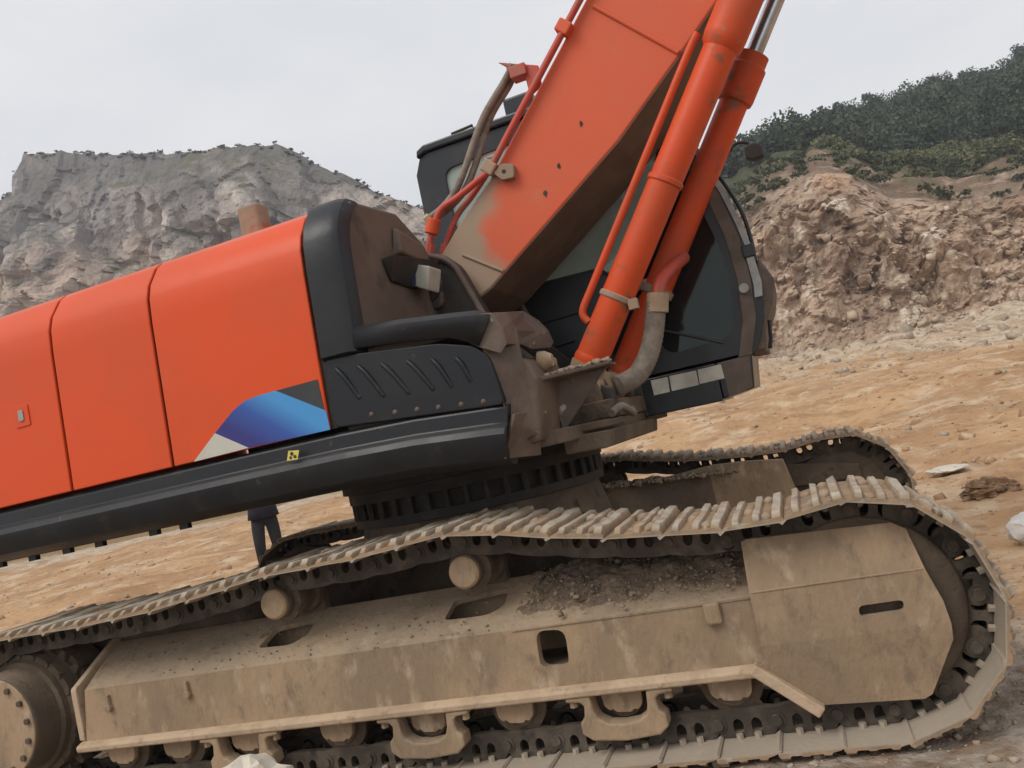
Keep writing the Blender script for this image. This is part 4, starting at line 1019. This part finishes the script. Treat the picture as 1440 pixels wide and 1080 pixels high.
q = MB(); q.lathe((.945, -1.16, 1.725), (1.01, -1.16, 1.72), [(0, .05), (.5, .048), (1, .03)], 14); q.lathe((.945, -1.07, 1.72), (1.0, -1.07, 1.715), [(0, .035), (1, .02)], 12); q.build('lamp_socket', 'mud', BK, smooth=40)
st = MB()
st.add([(.90, -1.36, 1.622), (1.24, -1.02, 1.648), (1.24, -.84, 1.648), (.92, -.80, 1.632), (.90, -1.36, 1.640), (1.24, -1.02, 1.664), (1.24, -.84, 1.664), (.92, -.80, 1.65)], [(0, 1, 2, 3), (4, 7, 6, 5), (0, 4, 5, 1), (1, 5, 6, 2), (2, 6, 7, 3), (3, 7, 4, 0)])
ST = st.build('step_plate', 'worn', EX, bevel=.005)
cr = MB(); rsd = np.random.RandomState(2); ang = rsd.rand(170, 2)
pq = np.stack([.95+.27*ang[:, 0], 0*ang[:, 0], 1.655+.02*ang[:, 0]], 1); pq[:, 1] = -.86-.38*ang[:, 1]*(1-ang[:, 0]*.6)
rocks('dried_mud', pq, rsd.uniform(.006, .02, 170), 'gravel', rsd, EX)
gs = MB(); gs.add([(.93, -1.02, 1.62), (1.20, -.95, 1.64), (.95, -1.02, 1.38), (.93, -.99, 1.62), (1.20, -.92, 1.64), (.95, -.99, 1.38)], [(0, 1, 2), (3, 5, 4), (0, 3, 4, 1), (1, 4, 5, 2), (2, 5, 3, 0)]); gs.build('step_gusset', 'worn', ST)

# ---- skirt rail along the side
SKP = [(-1.43, 1.335), (-1.50, 1.372), (-1.528, 1.425), (-1.532, 1.478), (-1.518, 1.508), (-1.492, 1.522), (-1.488, 1.590), (-1.47, 1.604), (-1.36, 1.605), (-1.36, 1.335)]
sk_ = MB(); n = len(SKP); vs = []
for x, k, dz in ((-2.9, 1, 0), (-.6, 1, 0), (.0, 1, -.004), (.40, 1, -.016), (.74, 1, -.045), (.805, .96, -.052)):
    for y, z in SKP: vs.append((x+(z-1.33)*.18*(x > .7), -1.36+(y+1.36)*k, z+dz))
fs = []
for j in range(5):
    for i in range(n): fs.append((j*n+i, j*n+(i+1) % n, (j+1)*n+(i+1) % n, (j+1)*n+i))
fs += [tuple(range(n-1, -1, -1)), tuple(5*n+i for i in range(n))]
sk_.add(vs, fs); SKR = sk_.build('side_skirt', 'plastic', EX, smooth=28, bevel=.006)
q = MB(); q.add([(.80, -1.50, 1.32), (.875, -1.47, 1.50), (.93, -1.30, 1.50), (.90, -1.30, 1.30)], [(0, 1, 2, 3)]); o = q.build('skirt_end', 'worn', SKR); md = o.modifiers.new('solid', 'SOLIDIFY'); md.thickness = .02
yl = MB(); yl.prism([(-0.242, 1.566), (-0.184, 1.558), (-0.202, 1.517), (-0.260, 1.522)], -1.5335, -1.532); yl.build('warning_label', 'yellow', SKR)
for (a, b) in (((-0.226, 1.549), .010), ((-0.212, 1.533), .009), ((-0.236, 1.532), .008)):
    q = MB(); q.prism([(a[0]+b*math.cos(R(t)), a[1]+b*math.sin(R(t))) for t in range(0, 360, 45)], -1.5347, -1.5337); q.build('label_mark', 'black_print', SKR)

# ---- boom
BP_TOP = [(.13, 2.43), (.40, 2.69), (.655, 2.90), (1.43, 3.715), (2.45, 4.80), (3.1, 5.25), (3.9, 5.4), (6.9, 5.15)]
BP_BOT = [(6.95, 4.85), (4.1, 4.75), (3.3, 4.50), (2.55, 3.82), (1.82, 3.205), (1.43, 2.885), (.525, 2.285), (.36, 2.215), (.20, 2.20), (.10, 2.28)]
YB = .36
bo = MB(); outl = BP_TOP+BP_BOT
BOOM = bo.prism(outl, -YB, YB).build('boom', 'paint_boom', EX, bevel=.012, seg=2)
un = MB()      # underside plate, set 3 mm below the box and a little narrower
path_b = BP_BOT[2:8]; lo_b = []
for i, (x, z) in enumerate(path_b):
    a = path_b[max(i-1, 0)]; b = path_b[min(i+1, len(path_b)-1)]; dd = Vector((b[0]-a[0], b[1]-a[1])).normalized(); lo_b.append((x-dd.y*.0+dd.y*-.0+(-dd.y)*-.004, z+(dd.x)*.004))
un._strip(path_b, [(x+.003, z-.004) for x, z in path_b], -YB+.004, YB-.004); un.build('boom_underside', 'underside', BOOM)
q = MB(); q.tube([(1.465, -YB-.002, 3.66), (1.85, -YB-.002, 3.245)], .014, 8); q.build('weld_seam', 'paint_boom', BOOM, smooth=60)
q = MB(); q.tube([(.40, -YB-.002, 2.52), (.62, -YB-.002, 2.36)], .010, 8); q.build('weld_seam', 'dustpaint', BOOM, smooth=60)
lg = MB(); lg.prism(roundpoly([(.70, 2.915), (.76, 2.955), (.83, 2.93), (.815, 2.855), (.745, 2.86)], .015, 3), -YB-.05, -YB); LG = lg.build('lug', 'dustpaint', BOOM, bevel=.006)
q = MB(); q.cyl((.765, -YB-.0515, 2.905), (.765, -YB-.049, 2.905), .013, n=10); q.build('lug_hole', 'steel_dark', BOOM)
for a in ((1.249, 3.045), (1.074, 2.854), (0.963, 2.725)):
    q = MB(); q.prism([(a[0]+(.006+.009*random.random())*math.cos(R(t)), a[1]+(.010+.014*random.random())*math.sin(R(t))) for t in range(0, 360, 30)], -YB-.003, -YB-.001); q.build('chipped_spot', 'steel_dark', BOOM)
# pipes along the upper edge
def on_top(t, off):   # along the boom's upper edge line
    a, b = Vector((.655, 2.90)), Vector((1.43, 3.715)); d_ = (b-a).normalized(); n_ = Vector((-d_.y, d_.x)); p_ = a+d_*t+n_*off; return p_
for yq, of, r_, lead in ((-.40, .012, .021, [(.185, 2.52), (.235, 2.66), (.33, 2.80), (.45, 2.845), (.60, 2.905)]), (-.33, .045, .019, [(.24, 2.50), (.30, 2.62), (.40, 2.76), (.52, 2.85)])):
    pts = [(x, yq, z) for x, z in lead]
    for t in (.06, .3, .7, 1.1, 1.6, 2.4): p_ = on_top(t, of); pts.append((p_.x, yq, p_.y))
    q = MB(); q.tube(pts, r_, 10, 6); o = q.build('boom_pipe', 'pipe_red', BOOM, smooth=60)
for t in (.06, .93):
    p_ = on_top(t, .02); q = MB(); q.box((p_.x, -.385, p_.y), (.075, .08, .085), Matrix.Rotation(R(-46), 3, 'Y')); q.build('pipe_clamp', 'paint_boom', BOOM, bevel=.01)
q = MB(); q.cyl((.245, -.40, 2.685), (.285, -.40, 2.765), .042, n=14); q.build('pipe_union', 'paint_cyl', BOOM, smooth=40, bevel=.006)
q = MB(); q.cyl((.205, -.40, 2.57), (.225, -.40, 2.63), .030, n=8); q.cyl((.265, -.33, 2.56), (.295, -.33, 2.62), .028, n=8); q.build('pipe_nut', 'pipe_red', BOOM)
# bracket on the boom back carrying two grey hoses
bk2 = MB(); bk2.prism([(.845, 3.57), (1.075, 3.47), (1.07, 3.35), (.99, 3.31), (.985, 3.43)], -.32, -.30); bk2.box((.955, -.30, 3.47), (.10, .10, .07)); bk2.build('hose_bracket', 'pipe_red', BOOM, bevel=.006)
for yq, dx in ((-.30, 0), (-.26, .028)):
    q = MB(); q.tube([(.90+dx*.3, yq, 3.50), (.84+dx, yq, 3.44), (.70+dx, yq, 3.31), (.60+dx*1.4, yq-.01, 3.17), (.52+dx*1.6, yq-.03, 3.03), (.43+dx*1.5, yq-.05, 2.90), (.33+dx, yq-.07, 2.82), (.255+dx*.6, yq-.09, 2.785)], .021, 10, 6); q.build('grey_hose', 'hose', BOOM, smooth=60)
q = MB(); q.cyl((.255, -.39, 2.79), (.225, -.40, 2.772), .026, n=6); q.build('hose_nut', 'brass', BOOM)
q = MB(); q.cyl((.90, -.30, 3.50), (.93, -.30, 3.525), .028, n=6); q.build('hose_nut', 'hose', BOOM)
# boom pin
q = MB(); q.cyl((.235, -.6, 2.33), (.235, .6, 2.33), .07, n=20); q.build('boom_pin', 'steel_dark', EX, smooth=40)

# ---- boom cylinders
def cyl_axis(y, a, b):
    a = Vector((a[0], y, a[1])); b = Vector((b[0], y, b[1])); return a, (b-a).normalized()
def boom_cylinder(y, a, b, near, foot):
    A, d_ = cyl_axis(y, a, b)
    F_ = A-d_*((A.x-foot)/d_.x)           # barrel foot
    H_ = A+d_*((Vector((b[0], y, b[1]))-A).length)
    c = MB(); c.lathe(F_, H_, [(0, .080), (.03, .090), (.97, .090), (1, .090)], 36)
    o = c.build('boom_cylinder', 'paint_cyl', EX, smooth=35)
    h = MB(); h.lathe(H_-d_*.02, H_+d_*(.62 if near else .30), [(0, .090), (.04, .108), (.12, .113), (.72, .113), (.76, .100), (.97, .100), (1, .06)], 32); h.build('cylinder_head', 'paint_cyl', o, smooth=35)
    r_ = MB(); r_.cyl(H_+d_*.28, H_+d_*1.35, .052, n=24); r_.build('rod', 'chrome', o, smooth=40)
    T_ = H_+d_*1.40; ye = -.35 if y < 0 else .35
    ey = MB(); ey.lathe(T_-Vector((0, .07, 0)), T_+Vector((0, .07, 0)), [(0, .11), (.1, .125), (.9, .125), (1, .11)], 28); ey.cyl(T_+Vector((0, -.09, 0)), (T_.x, ye, T_.z), .055, n=18); ey.build('rod_eye', 'paint_cyl', o, smooth=40)
    q = MB(); q.lathe(F_+d_*.05, F_+d_*.10, [(0, .092), (.5, .096), (1, .092)], 32); q.build('weld_ring', 'paint_cyl', o, smooth=40)
    e = MB(); e.lathe((F_-d_*.10)+Vector((0, -.075, 0)), (F_-d_*.10)+Vector((0, .075, 0)), [(0, .12), (.1, .135), (.9, .135), (1, .12)], 28); e.cyl(F_-d_*.08, F_+d_*.05, .09, .1, 24); e.build('foot_eye', 'mud', o, smooth=40)
    return o, F_, H_, d_
NA, NBp = (1.319, 2.126), (2.067, 3.159)
CN, F1, H1, D1 = boom_cylinder(-.46, NA, NBp, True, .99)
FA, FB = (1.516, 2.367), (2.078, 3.162)
CF, F2, H2, D2 = boom_cylinder(.44, FA, FB, False, .99)
side = Vector((-D1.z, 0, D1.x))
# pressure pipe along the near barrel
pb = []
for t, of in ((.26, .085), (.30, .14), (.45, .145), (.9, .145), (1.35, .145), (1.72, .145), (1.86, .14)):
    pb.append(tuple(F1+D1*t+side*of+Vector((0, -.03, 0))))
q = MB(); q.tube(pb, .021, 10, 6); q.build('pressure_pipe', 'paint_cyl', CN, smooth=60)
for t in (.44, 1.1):
    q = MB(); c_ = F1+D1*t; q.lathe(c_-D1*.018, c_+D1*.018, [(0, .092), (.2, .099), (.8, .099), (1, .092)], 32); q.box(c_-side*.105+Vector((0, -.04, 0)), (.05, .05, .055)) if t < .6 else None
    q.build('band_clamp', 'paint_cyl' if t > .6 else 'dustpaint', CN, smooth=40)
for t in (.62,):
    q = MB(); c_ = F2+D2*t; q.lathe(c_-D2*.03, c_+D2*.03, [(0, .092), (.15, .108), (.85, .108), (1, .092)], 32); q.box(c_+Vector((-D2.z, 0, D2.x))*.11, (.10, .09, .06)); q.build('band_clamp', 'dustpaint', CF, smooth=40)
q = MB(); sd2 = Vector((-D2.z, 0, D2.x)); q.tube([tuple(F2+D2*t+sd2*.125+Vector((0, -.06, 0))) for t in (.15, .4, .8, 1.2, 1.5)], .02, 10, 4); q.build('pressure_pipe', 'pipe_red', CF, smooth=60)
# ribbed grey hose sleeves at the feet
hs_ = MB(); pts = [(1.373, 0.120, 2.024), (1.341, 0.120, 1.922), (1.298, 0.100, 1.799), (1.241, 0.060, 1.689), (1.168, 0.000, 1.609), (1.071, -0.100, 1.575)]
hp_ = [Vector(p_) for p_ in pts]; hs_.tube(pts, [.060+.003*(k % 2) for k in range(60)], 14, 9)
HS = hs_.build('hose_sleeve', 'hose', CF, smooth=60)
q = MB(); q.cyl(hp_[0]+Vector((.02, 0, .05)), hp_[0]-Vector((.008, 0, .06)), .066, n=18); q.build('sleeve_collar', 'mud_lip', CF, smooth=40)
q = MB(); q.tube([hp_[0]+Vector((.015, 0, .03)), hp_[0]+Vector((.05, .03, .12)), hp_[0]+Vector((.12, .14, .20)), hp_[0]+Vector((.19, .30, .27))], .042, 14, 5); q.build('hose_pipe', 'pipe_red', CF, smooth=60)
# foot cross pin and lugs of both cylinders
FP = F1-D1*.10
for yq in (-.60, -.34, .32, .56):
    q = MB(); q.prism(roundpoly([(FP.x-.22, 1.40), (FP.x-.17, 1.62), (FP.x-.02, 1.68), (FP.x+.12, 1.64), (FP.x+.15, 1.50), (FP.x+.12, 1.34), (FP.x-.15, 1.34)], .05, 3), yq, yq+.05); q.build('cylinder_lug', 'mud_dark', EX, bevel=.008)
q = MB(); q.cyl((FP.x, -.70, FP.z), (FP.x, .66, FP.z), .055, n=20); FPN = q.build('foot_pin', 'mud', EX, smooth=40)
q = MB(); q.lathe((FP.x, -.69, FP.z), (FP.x, -.78, FP.z), [(0, .09), (.3, .095), (.6, .08), (1, .05)], 20); q.build('pin_boss', 'mud_lip', EX, smooth=40)
q = MB(); q.cyl((FP.x+.02, -.34, FP.z), (FP.x+.02, .34, FP.z), .10, n=24); q.build('cross_tube', 'mud', EX, smooth=40)
q = MB(); q.tube([(1.14, -.75, 1.42), (1.17, -.60, 1.45), (1.19, -.42, 1.40), (1.15, -.25, 1.43)], .02, 8, 5); q.build('hose', 'hose', EX, smooth=60)

# ---- cab
CO = [(-.12, 1.62), (-.105, 3.36), (-.06, 3.46), (.0, 3.49), (1.30, 3.50), (1.46, 3.42), (1.62, 3.22), (1.78, 2.90), (1.90, 2.55), (1.965, 2.25), (1.975, 2.0), (1.94, 1.78), (1.86, 1.62)]
WR = roundpoly([(.10, 2.40), (.10, 3.34), (1.22, 3.40), (1.40, 3.28), (1.58, 2.95), (1.72, 2.62), (1.80, 2.25), (1.80, 1.98), (1.74, 1.74), (1.32, 1.72), (1.18, 2.15), (1.02, 2.36)], .08, 4)
YC0, YC1 = .45, 1.42
sdm = MB(); sdm.prism(CO, YC0, YC0+.05, None, [WR]); CAB = sdm.build('cab', 'cabpaint', EX, smooth=30)
q = MB(); q.prism(CO, YC1-.05, YC1, None, [WR]); q.build('side_frame', 'cabpaint', CAB, smooth=30)
q = MB(); q._strip(CO[1:7], [(x*.985+.005, z-.06) for x, z in CO[1:7]], YC0+.05, YC1-.05); q.build('roof', 'cabpaint', CAB, smooth=30)
q = MB(); q._strip([(-.07, 3.47), (0, 3.495), (1.30, 3.506), (1.44, 3.45)], [(-.06, 3.52), (.0, 3.55), (1.28, 3.56), (1.46, 3.47)], YC0-.03, YC1+.03); q.build('roof_cap', 'cabpaint', CAB, bevel=.012)
q = MB(); q.b2((-.12, YC0+.05, 1.62), (-.07, YC1-.05, 2.35)); q.b2((-.11, YC0+.05, 3.25), (-.06, YC1-.05, 3.42)); q.b2((-.115, YC0+.05, 2.35), (-.065, YC0+.16, 3.25)); q.b2((-.115, YC1-.16, 2.35), (-.065, YC1-.05, 3.25)); q.build('rear_panel', 'cabpaint', CAB, bevel=.006)
q = MB(); q.b2((-.095, YC0+.16, 2.35), (-.089, YC1-.16, 3.25)); q.build('rear_window', 'glass', CAB)
q = MB(); q.prism(roundpoly([(.09, 2.38), (.09, 3.36), (1.22, 3.42), (1.42, 3.28), (1.56, 3.04), (1.20, 2.36), (1.02, 2.34)], .06, 3), YC0+.022, YC0+.028); q.build('side_window', 'glass', CAB)
q = MB(); q.prism(roundpoly([(1.566, 3.04), (1.74, 2.62), (1.82, 2.25), (1.82, 1.96), (1.75, 1.71), (1.31, 1.70), (1.16, 2.15), (1.206, 2.36)], .04, 3), YC0+.024, YC0+.03); q.build('dark_side_window', 'glass_dark', CAB)
q = MB(); q.prism(WR, YC1-.028, YC1-.022); q.build('side_window', 'glass', CAB)
q = MB(); q._strip([(1.44, 3.40)]+CO[6:11], [(1.434, 3.396)]+[(x-.006, z) for x, z in CO[6:11]], YC0+.06, YC1-.06); q.build('windscreen', 'glass', CAB, smooth=40)
q = MB(); q._strip(CO[10:], [(x-.05, z) for x, z in CO[10:]], YC0+.05, YC1-.05); q.build('front_panel', 'cabpaint', CAB)
q = MB(); q.tube([(1.19, YC0+.03, 2.14), (1.02, YC0+.03, 2.37), (.06, YC0+.03, 2.40)], .018, 8); q.build('window_bar', 'cabpaint', CAB, smooth=60)
# dusty front pillar, pale strips imitating the glass-edge reflection, handrail and bumper at the front right corner
fr_ = [(1.74, 3.0), (1.855, 2.67), (1.915, 2.36), (1.93, 2.08), (1.905, 1.82), (1.83, 1.60)]
q = MB(); q._strip(fr_, [(x-.085, z) for x, z in fr_], YC0-.012, YC0+.03); q.build('front_pillar', 'pillar', CAB, smooth=40, bevel=.006)
tr_ = [(1.80, 2.95), (1.905, 2.62), (1.95, 2.42), (1.975, 2.26)]
q = MB(); q._strip(tr_, [(x-.035, z) for x, z in tr_], YC0-.02, YC0+.02); q.build('glass_edge_glint', 'silver', CAB, smooth=40)
q = MB(); q._strip([(1.975, 2.20), (1.985, 2.02), (1.97, 1.94)], [(1.93, 2.20), (1.935, 2.02), (1.925, 1.94)], YC0-.02, YC0+.02); q.build('glass_edge_glint', 'silver', CAB, smooth=40)
q = MB(); q.b2((1.915, YC0-.03, 2.19), (1.985, YC0+.01, 2.27)); q.build('trim_block', 'cabpaint', CAB, bevel=.008)
q = MB(); q.tube([(1.874, 0.500, 2.775), (1.934, 0.500, 2.606), (1.971, 0.500, 2.456), (1.981, 0.500, 2.268), (1.966, 0.500, 2.088), (1.940, 0.500, 1.935)], .013, 8, 5); q.build('hand_rail', 'cabpaint', CAB, smooth=60)
q = MB(); q.tube([(1.819, 0.560, 2.716), (1.886, 0.560, 2.493), (1.917, 0.560, 2.273), (1.901, 0.560, 2.044)], .022, 8, 5); q.build('hand_rail', 'steel_dark', CAB, smooth=60)
q = MB(); bz = [(1.997, 2.185), (2.062, 2.030), (2.021, 1.891), (1.940, 1.743), (1.919, 1.612), (1.824, 1.616), (1.885, 1.903)]
q.prism(bz, .47, 1.38); q.build('front_guard', 'pillar', CAB, bevel=.015)
q = MB(); q.cyl((1.874, 0.440, 2.015), (1.875, 0.400, 2.010), .03, n=14); q.build('knob', 'silver', CAB, smooth=40)
q = MB(); q.tube([(1.976, 0.500, 1.789), (1.960, 0.500, 1.679), (1.941, 0.500, 1.615)], .012, 8); q.build('foot_rail', 'cabpaint', CAB)
# creases of the lower black side panel
for a, b in (((0.548, 0.448, 2.122), (0.811, 0.448, 2.128)), ((0.569, 0.448, 1.945), (0.750, 0.448, 1.950)), ((1.342, 0.448, 1.875), (1.682, 0.448, 1.713))):
    q = MB(); q.tube([a, b], .009, 6); q.build('panel_crease', 'cabpaint', CAB, smooth=60)
# cab floor rail with three pale stickers
q = MB(); q.prism([(.55, 1.36), (.55, 1.60), (1.60, 1.60), (1.60, 1.36)], .43, 1.44); q.prism([(1.603, 1.37), (1.603, 1.598), (1.83, 1.606), (1.80, 1.40)], .44, 1.43); CBS = q.build('cab_base', 'cabpaint', CAB, bevel=.008)
q = MB(); q.prism([(1.64, 1.375), (1.64, 1.592), (1.815, 1.598), (1.79, 1.405)], .434, .438); q.build('mud_patch', 'pillar', CAB)
for pts in ([(1.186, 1.584), (1.297, 1.582), (1.289, 1.487), (1.187, 1.486)], [(1.307, 1.585), (1.479, 1.582), (1.476, 1.490), (1.303, 1.488)], [(1.489, 1.584), (1.636, 1.586), (1.638, 1.495), (1.482, 1.494)]):
    q = MB(); q.prism(pts, .427, .4295); q.build('sticker', 'sticker', CAB)
q = MB(); q.prism([(0.401, 3.408), (0.506, 3.399), (0.504, 3.324), (0.399, 3.327)], .466, .4685); q.build('window_sticker', 'sticker', CAB)
# roof box and grab handle, mirror
q = MB(); q.b2((.585, .58, 3.555), (.80, .80, 3.735)); q.build('roof_lamp', 'cabpaint', CAB, bevel=.02)
q = MB(); q.tube([(.20, .50, 3.54), (.20, .50, 3.585), (.36, .50, 3.595), (.36, .50, 3.55)], .010, 8); q.build('roof_handle', 'steel_dark', CAB)
q = MB(); q.tube([(1.80, 1.44, 2.95), (1.93, 1.50, 3.12), (2.02, 1.5, 3.20), (2.10, 1.5, 3.185), (2.12, 1.5, 3.15)], .013, 8, 4); MR = q.build('mirror_arm', 'steel_dark', CAB, smooth=60)
q = MB(); q.prism(roundpoly([(2.07, 3.06), (2.075, 3.15), (2.14, 3.165), (2.19, 3.14), (2.20, 3.04), (2.12, 3.03)], .02, 3), 1.45, 1.53); q.build('mirror', 'steel_dark', CAB, bevel=.015)
# cab interior
q = MB(); q.b2((.30, .72, 1.9), (.92, 1.18, 2.08)); q.build('seat', 'seat', CAB, bevel=.06, seg=4)
q = MB(); q.prism([(.22, 2.05), (.12, 2.85), (.26, 2.87), (.40, 2.10)], .72, 1.18); q.build('seat_back', 'seat', CAB, bevel=.05, seg=4)
q = MB(); q.prism([(.50, 1.65), (.50, 2.25), (.95, 2.34), (1.08, 2.26), (1.05, 1.65)], .52, .68); q.build('console', 'plastic', CAB, bevel=.03, seg=3)
q = MB(); q.tube([(.98, .60, 2.30), (1.0, .60, 2.42), (1.03, .60, 2.50)], [.02, .016, .03], 10); q.build('control_lever', 'plastic', CAB, smooth=60)
q = MB(); q.tube([(1.45, .80, 1.7), (1.40, .80, 2.2)], .02, 8); q.tube([(1.45, 1.0, 1.7), (1.40, 1.0, 2.2)], .02, 8); q.build('travel_lever', 'plastic', CAB, smooth=60)
q = MB(); q.b2((1.62, .55, 2.35), (1.68, .75, 2.60)); q.build('monitor', 'plastic', CAB, bevel=.02)

q = MB(); q.prism([(.78, .60), (.80, .885), (1.10, .925), (1.38, .945), (1.60, .93), (1.85, .895), (1.90, .60)], .94, .985); q.build('frame_arch', 'mud', EX, bevel=.006)
# ---- gravel lying on the near track frame and on the car body
rsg = np.random.RandomState(9)
nx_, nv_ = 120, 46
ux, uv = np.meshgrid(np.linspace(.68, 1.69, nx_), np.linspace(-.02, 1.02, nv_), indexing='ij')
pp_ = np.stack([ux.ravel()*9, uv.ravel()*3.2, 0*ux.ravel()], 1)
th = np.clip(.035*sstep(.68, .92, ux.ravel())*sstep(.12, .75, uv.ravel())+.014*fbm(pp_, 5, .6, 87)*sstep(.05, .4, uv.ravel())-.006+.010*vnoise(pp_*9, 3)*sstep(.1, .5, uv.ravel()), -.012, .09)
hp3 = np.stack([ux.ravel(), -1.55+.33*uv.ravel()-.44*th, .602+.165*uv.ravel()+.9*th], 1).reshape(nx_, nv_, 3)
DH = grid_mesh('dirt_heap', hp3, mat('loose_dirt', (.165, .122, .088), (.235, .175, .125), 9, .4, .62, c3=(.33, .26, .19), s3=40, lo3=.56, hi3=.66, c4=(.09, .068, .05), s4=60, lo4=.58, hi4=.68, rough=.95, bump=.006, bscale=90, spec=.1), 'stuff'); DH.parent = EX
n_ = 900; xx = .70+.96*rsg.beta(1.3, 1.0, n_); v = rsg.beta(1.6, 1.1, n_)
pq = np.stack([xx, -1.55+.33*v-.012, .60+.165*v+.022+rsg.rand(n_)*.01], 1)
rocks('frame_gravel', pq, np.minimum(.002*rsg.pareto(2.0, n_)+.0025, .016), 'gravel_mud', rsg, EX)
n_ = 160; xx = rsg.uniform(-1.6, .6, n_); v = rsg.beta(1.2, 1.6, n_)
rocks('frame_gravel', np.stack([xx, -1.55+.33*v, .60+.165*v+.006], 1), rsg.uniform(.002, .007, n_), 'gravel_mud', rsg, EX)
n_ = 900; a = rsg.uniform(0, 1, (n_, 2))
pq = np.stack([.62+.95*a[:, 0], .50+.62*a[:, 0]*.9+.25*(a[:, 1]-.5), .975-.11*a[:, 0]+.01*rsg.rand(n_)], 1)
rocks('frame_gravel', pq, np.minimum(.006*rsg.pareto(2.2, n_)+.007, .035), 'gravel_mud', rsg, EX)

# =================================================================== person standing behind the machine
def person(loc, rz):
    J = {'pel': (0, 0, .93, .15, .12), 'sp': (0, .0, 1.12, .14, .105), 'ch': (0, .01, 1.32, .165, .12), 'nk': (0, .0, 1.49, .06, .06), 'hd0': (0, .012, 1.58, .075, .085), 'hd1': (0, .012, 1.68, .078, .09), 'hd2': (0, .005, 1.76, .05, .06)}
    E_ = [('pel', 'sp'), ('sp', 'ch'), ('ch', 'nk'), ('nk', 'hd0'), ('hd0', 'hd1'), ('hd1', 'hd2')]
    for s1, nm in ((-1, 'l'), (1, 'r')):
        J.update({nm+'hip': (s1*.10, 0, .86, .105, .12), nm+'kn': (s1*.125, .05+.03*s1, .50, .080, .09), nm+'an': (s1*.13, -.02, .12, .064, .07), nm+'to': (s1*.11, .15, .04, .045, .035),
                  nm+'sh': (s1*.19, 0, 1.42, .065, .065), nm+'el': (s1*.25, -.03, 1.16, .05, .05), nm+'wr': (s1*.20, .20, 1.20, .033, .035), nm+'ha': (s1*.16, .28, 1.22, .03, .042), nm+'fi': (s1*.11, .34, 1.24, .02, .035)})
        E_ += [('pel', nm+'hip'), (nm+'hip', nm+'kn'), (nm+'kn', nm+'an'), (nm+'an', nm+'to'), ('ch', nm+'sh'), (nm+'sh', nm+'el'), (nm+'el', nm+'wr'), (nm+'wr', nm+'ha'), (nm+'ha', nm+'fi')]
    ks = list(J); me = bpy.data.meshes.new('person'); me.from_pydata([J[k][:3] for k in ks], [(ks.index(a), ks.index(b)) for a, b in E_], [])
    o = bpy.data.objects.new('person', me); COL.objects.link(o)
    m_ = o.modifiers.new('skin', 'SKIN'); m_.use_smooth_shade = True
    if not me.skin_vertices:
        bm = bmesh.new(); bm.from_mesh(me); bm.verts.layers.skin.verify(); bm.to_mesh(me); bm.free()
    for i, k in enumerate(ks):
        me.skin_vertices[0].data[i].radius = J[k][3:5]; me.skin_vertices[0].data[i].use_root = (k == 'pel')
    o.modifiers.new('sub', 'SUBSURF').render_levels = 2; o.modifiers['sub'].levels = 2
    # trousers, jacket and skin by height on the body (object space)
    m = bpy.data.materials.new('person_cloth_and_skin'); m.use_nodes = True; n = m.node_tree.nodes; l = m.node_tree.links; b = n['Principled BSDF']; b.inputs['Roughness'].default_value = .85
    t = n.new('ShaderNodeTexCoord'); sx = n.new('ShaderNodeSeparateXYZ'); l.new(t.outputs['Object'], sx.inputs[0])
    r_ = n.new('ShaderNodeMapRange'); r_.inputs['From Max'].default_value = 2.0; l.new(sx.outputs['Z'], r_.inputs['Value'])
    cr = n.new('ShaderNodeValToRGB'); cr.color_ramp.interpolation = 'CONSTANT'; e = cr.color_ramp.elements
    e[0].position = 0; e[0].color = (.02, .018, .016, 1); e[1].position = .045; e[1].color = (.013, .014, .019, 1)
    for ps, c in ((.445, (.007, .007, .02, 1)), (.735, (.46, .29, .21, 1))): x = e.new(ps); x.color = c
    l.new(r_.outputs[0], cr.inputs['Fac']); l.new(cr.outputs[0], b.inputs['Base Color']); me.materials.append(m)
    o.location = loc; o.rotation_euler = (0, 0, rz)
    h = MB(); h.lathe((0, -.012, 1.66), (0, -.012, 1.83), [(0, .088), (.3, .096), (.6, .088), (.85, .06), (1, .02)], 20); hh = h.build('hair', 'hair', o, smooth=60)
    j = MB(); j.lathe((0, 0, .885), (0, .005, 1.20), [(0, .225), (.4, .205), (1, .18)], 24, False); jj = j.build('jacket_hem', 'cloth_navy', o, smooth=60)
    jj.scale = (1.05, .82, 1); jj.modifiers.new('solid', 'SOLIDIFY').thickness = .008
    nse = MB(); nse.add([(0, .115, 1.62), (-.016, .09, 1.605), (.016, .09, 1.605), (0, .092, 1.665)], [(0, 1, 3), (0, 3, 2), (0, 2, 1), (1, 2, 3)]); nse.build('nose', 'skin', o, smooth=60)
    tag(o, 'person in navy jacket and dark trousers standing behind the track', 'person')
    return o
pz = float(ground_z([-5.98], [6.0])[0])
person((-5.93, 6.0, pz), R(215))

# ------------------------------------------------------------------ damp quarry air
hz = MB(); hz.b2((-330, -70, -4), (260, 300, 105))
HZ = hz.build('haze', None)
hm = bpy.data.materials.new('haze_air'); hm.use_nodes = True; hn = hm.node_tree.nodes; hn.clear()
ho = hn.new('ShaderNodeOutputMaterial'); hv = hn.new('ShaderNodeVolumePrincipled'); hv.inputs['Color'].default_value = (.93, .95, 1, 1); hv.inputs['Density'].default_value = .0010; hv.inputs['Anisotropy'].default_value = .2
hm.node_tree.links.new(hv.outputs[0], ho.inputs['Volume']); HZ.data.materials.append(hm); HZ['kind'] = 'stuff'
S.cycles.volume_bounces = 0
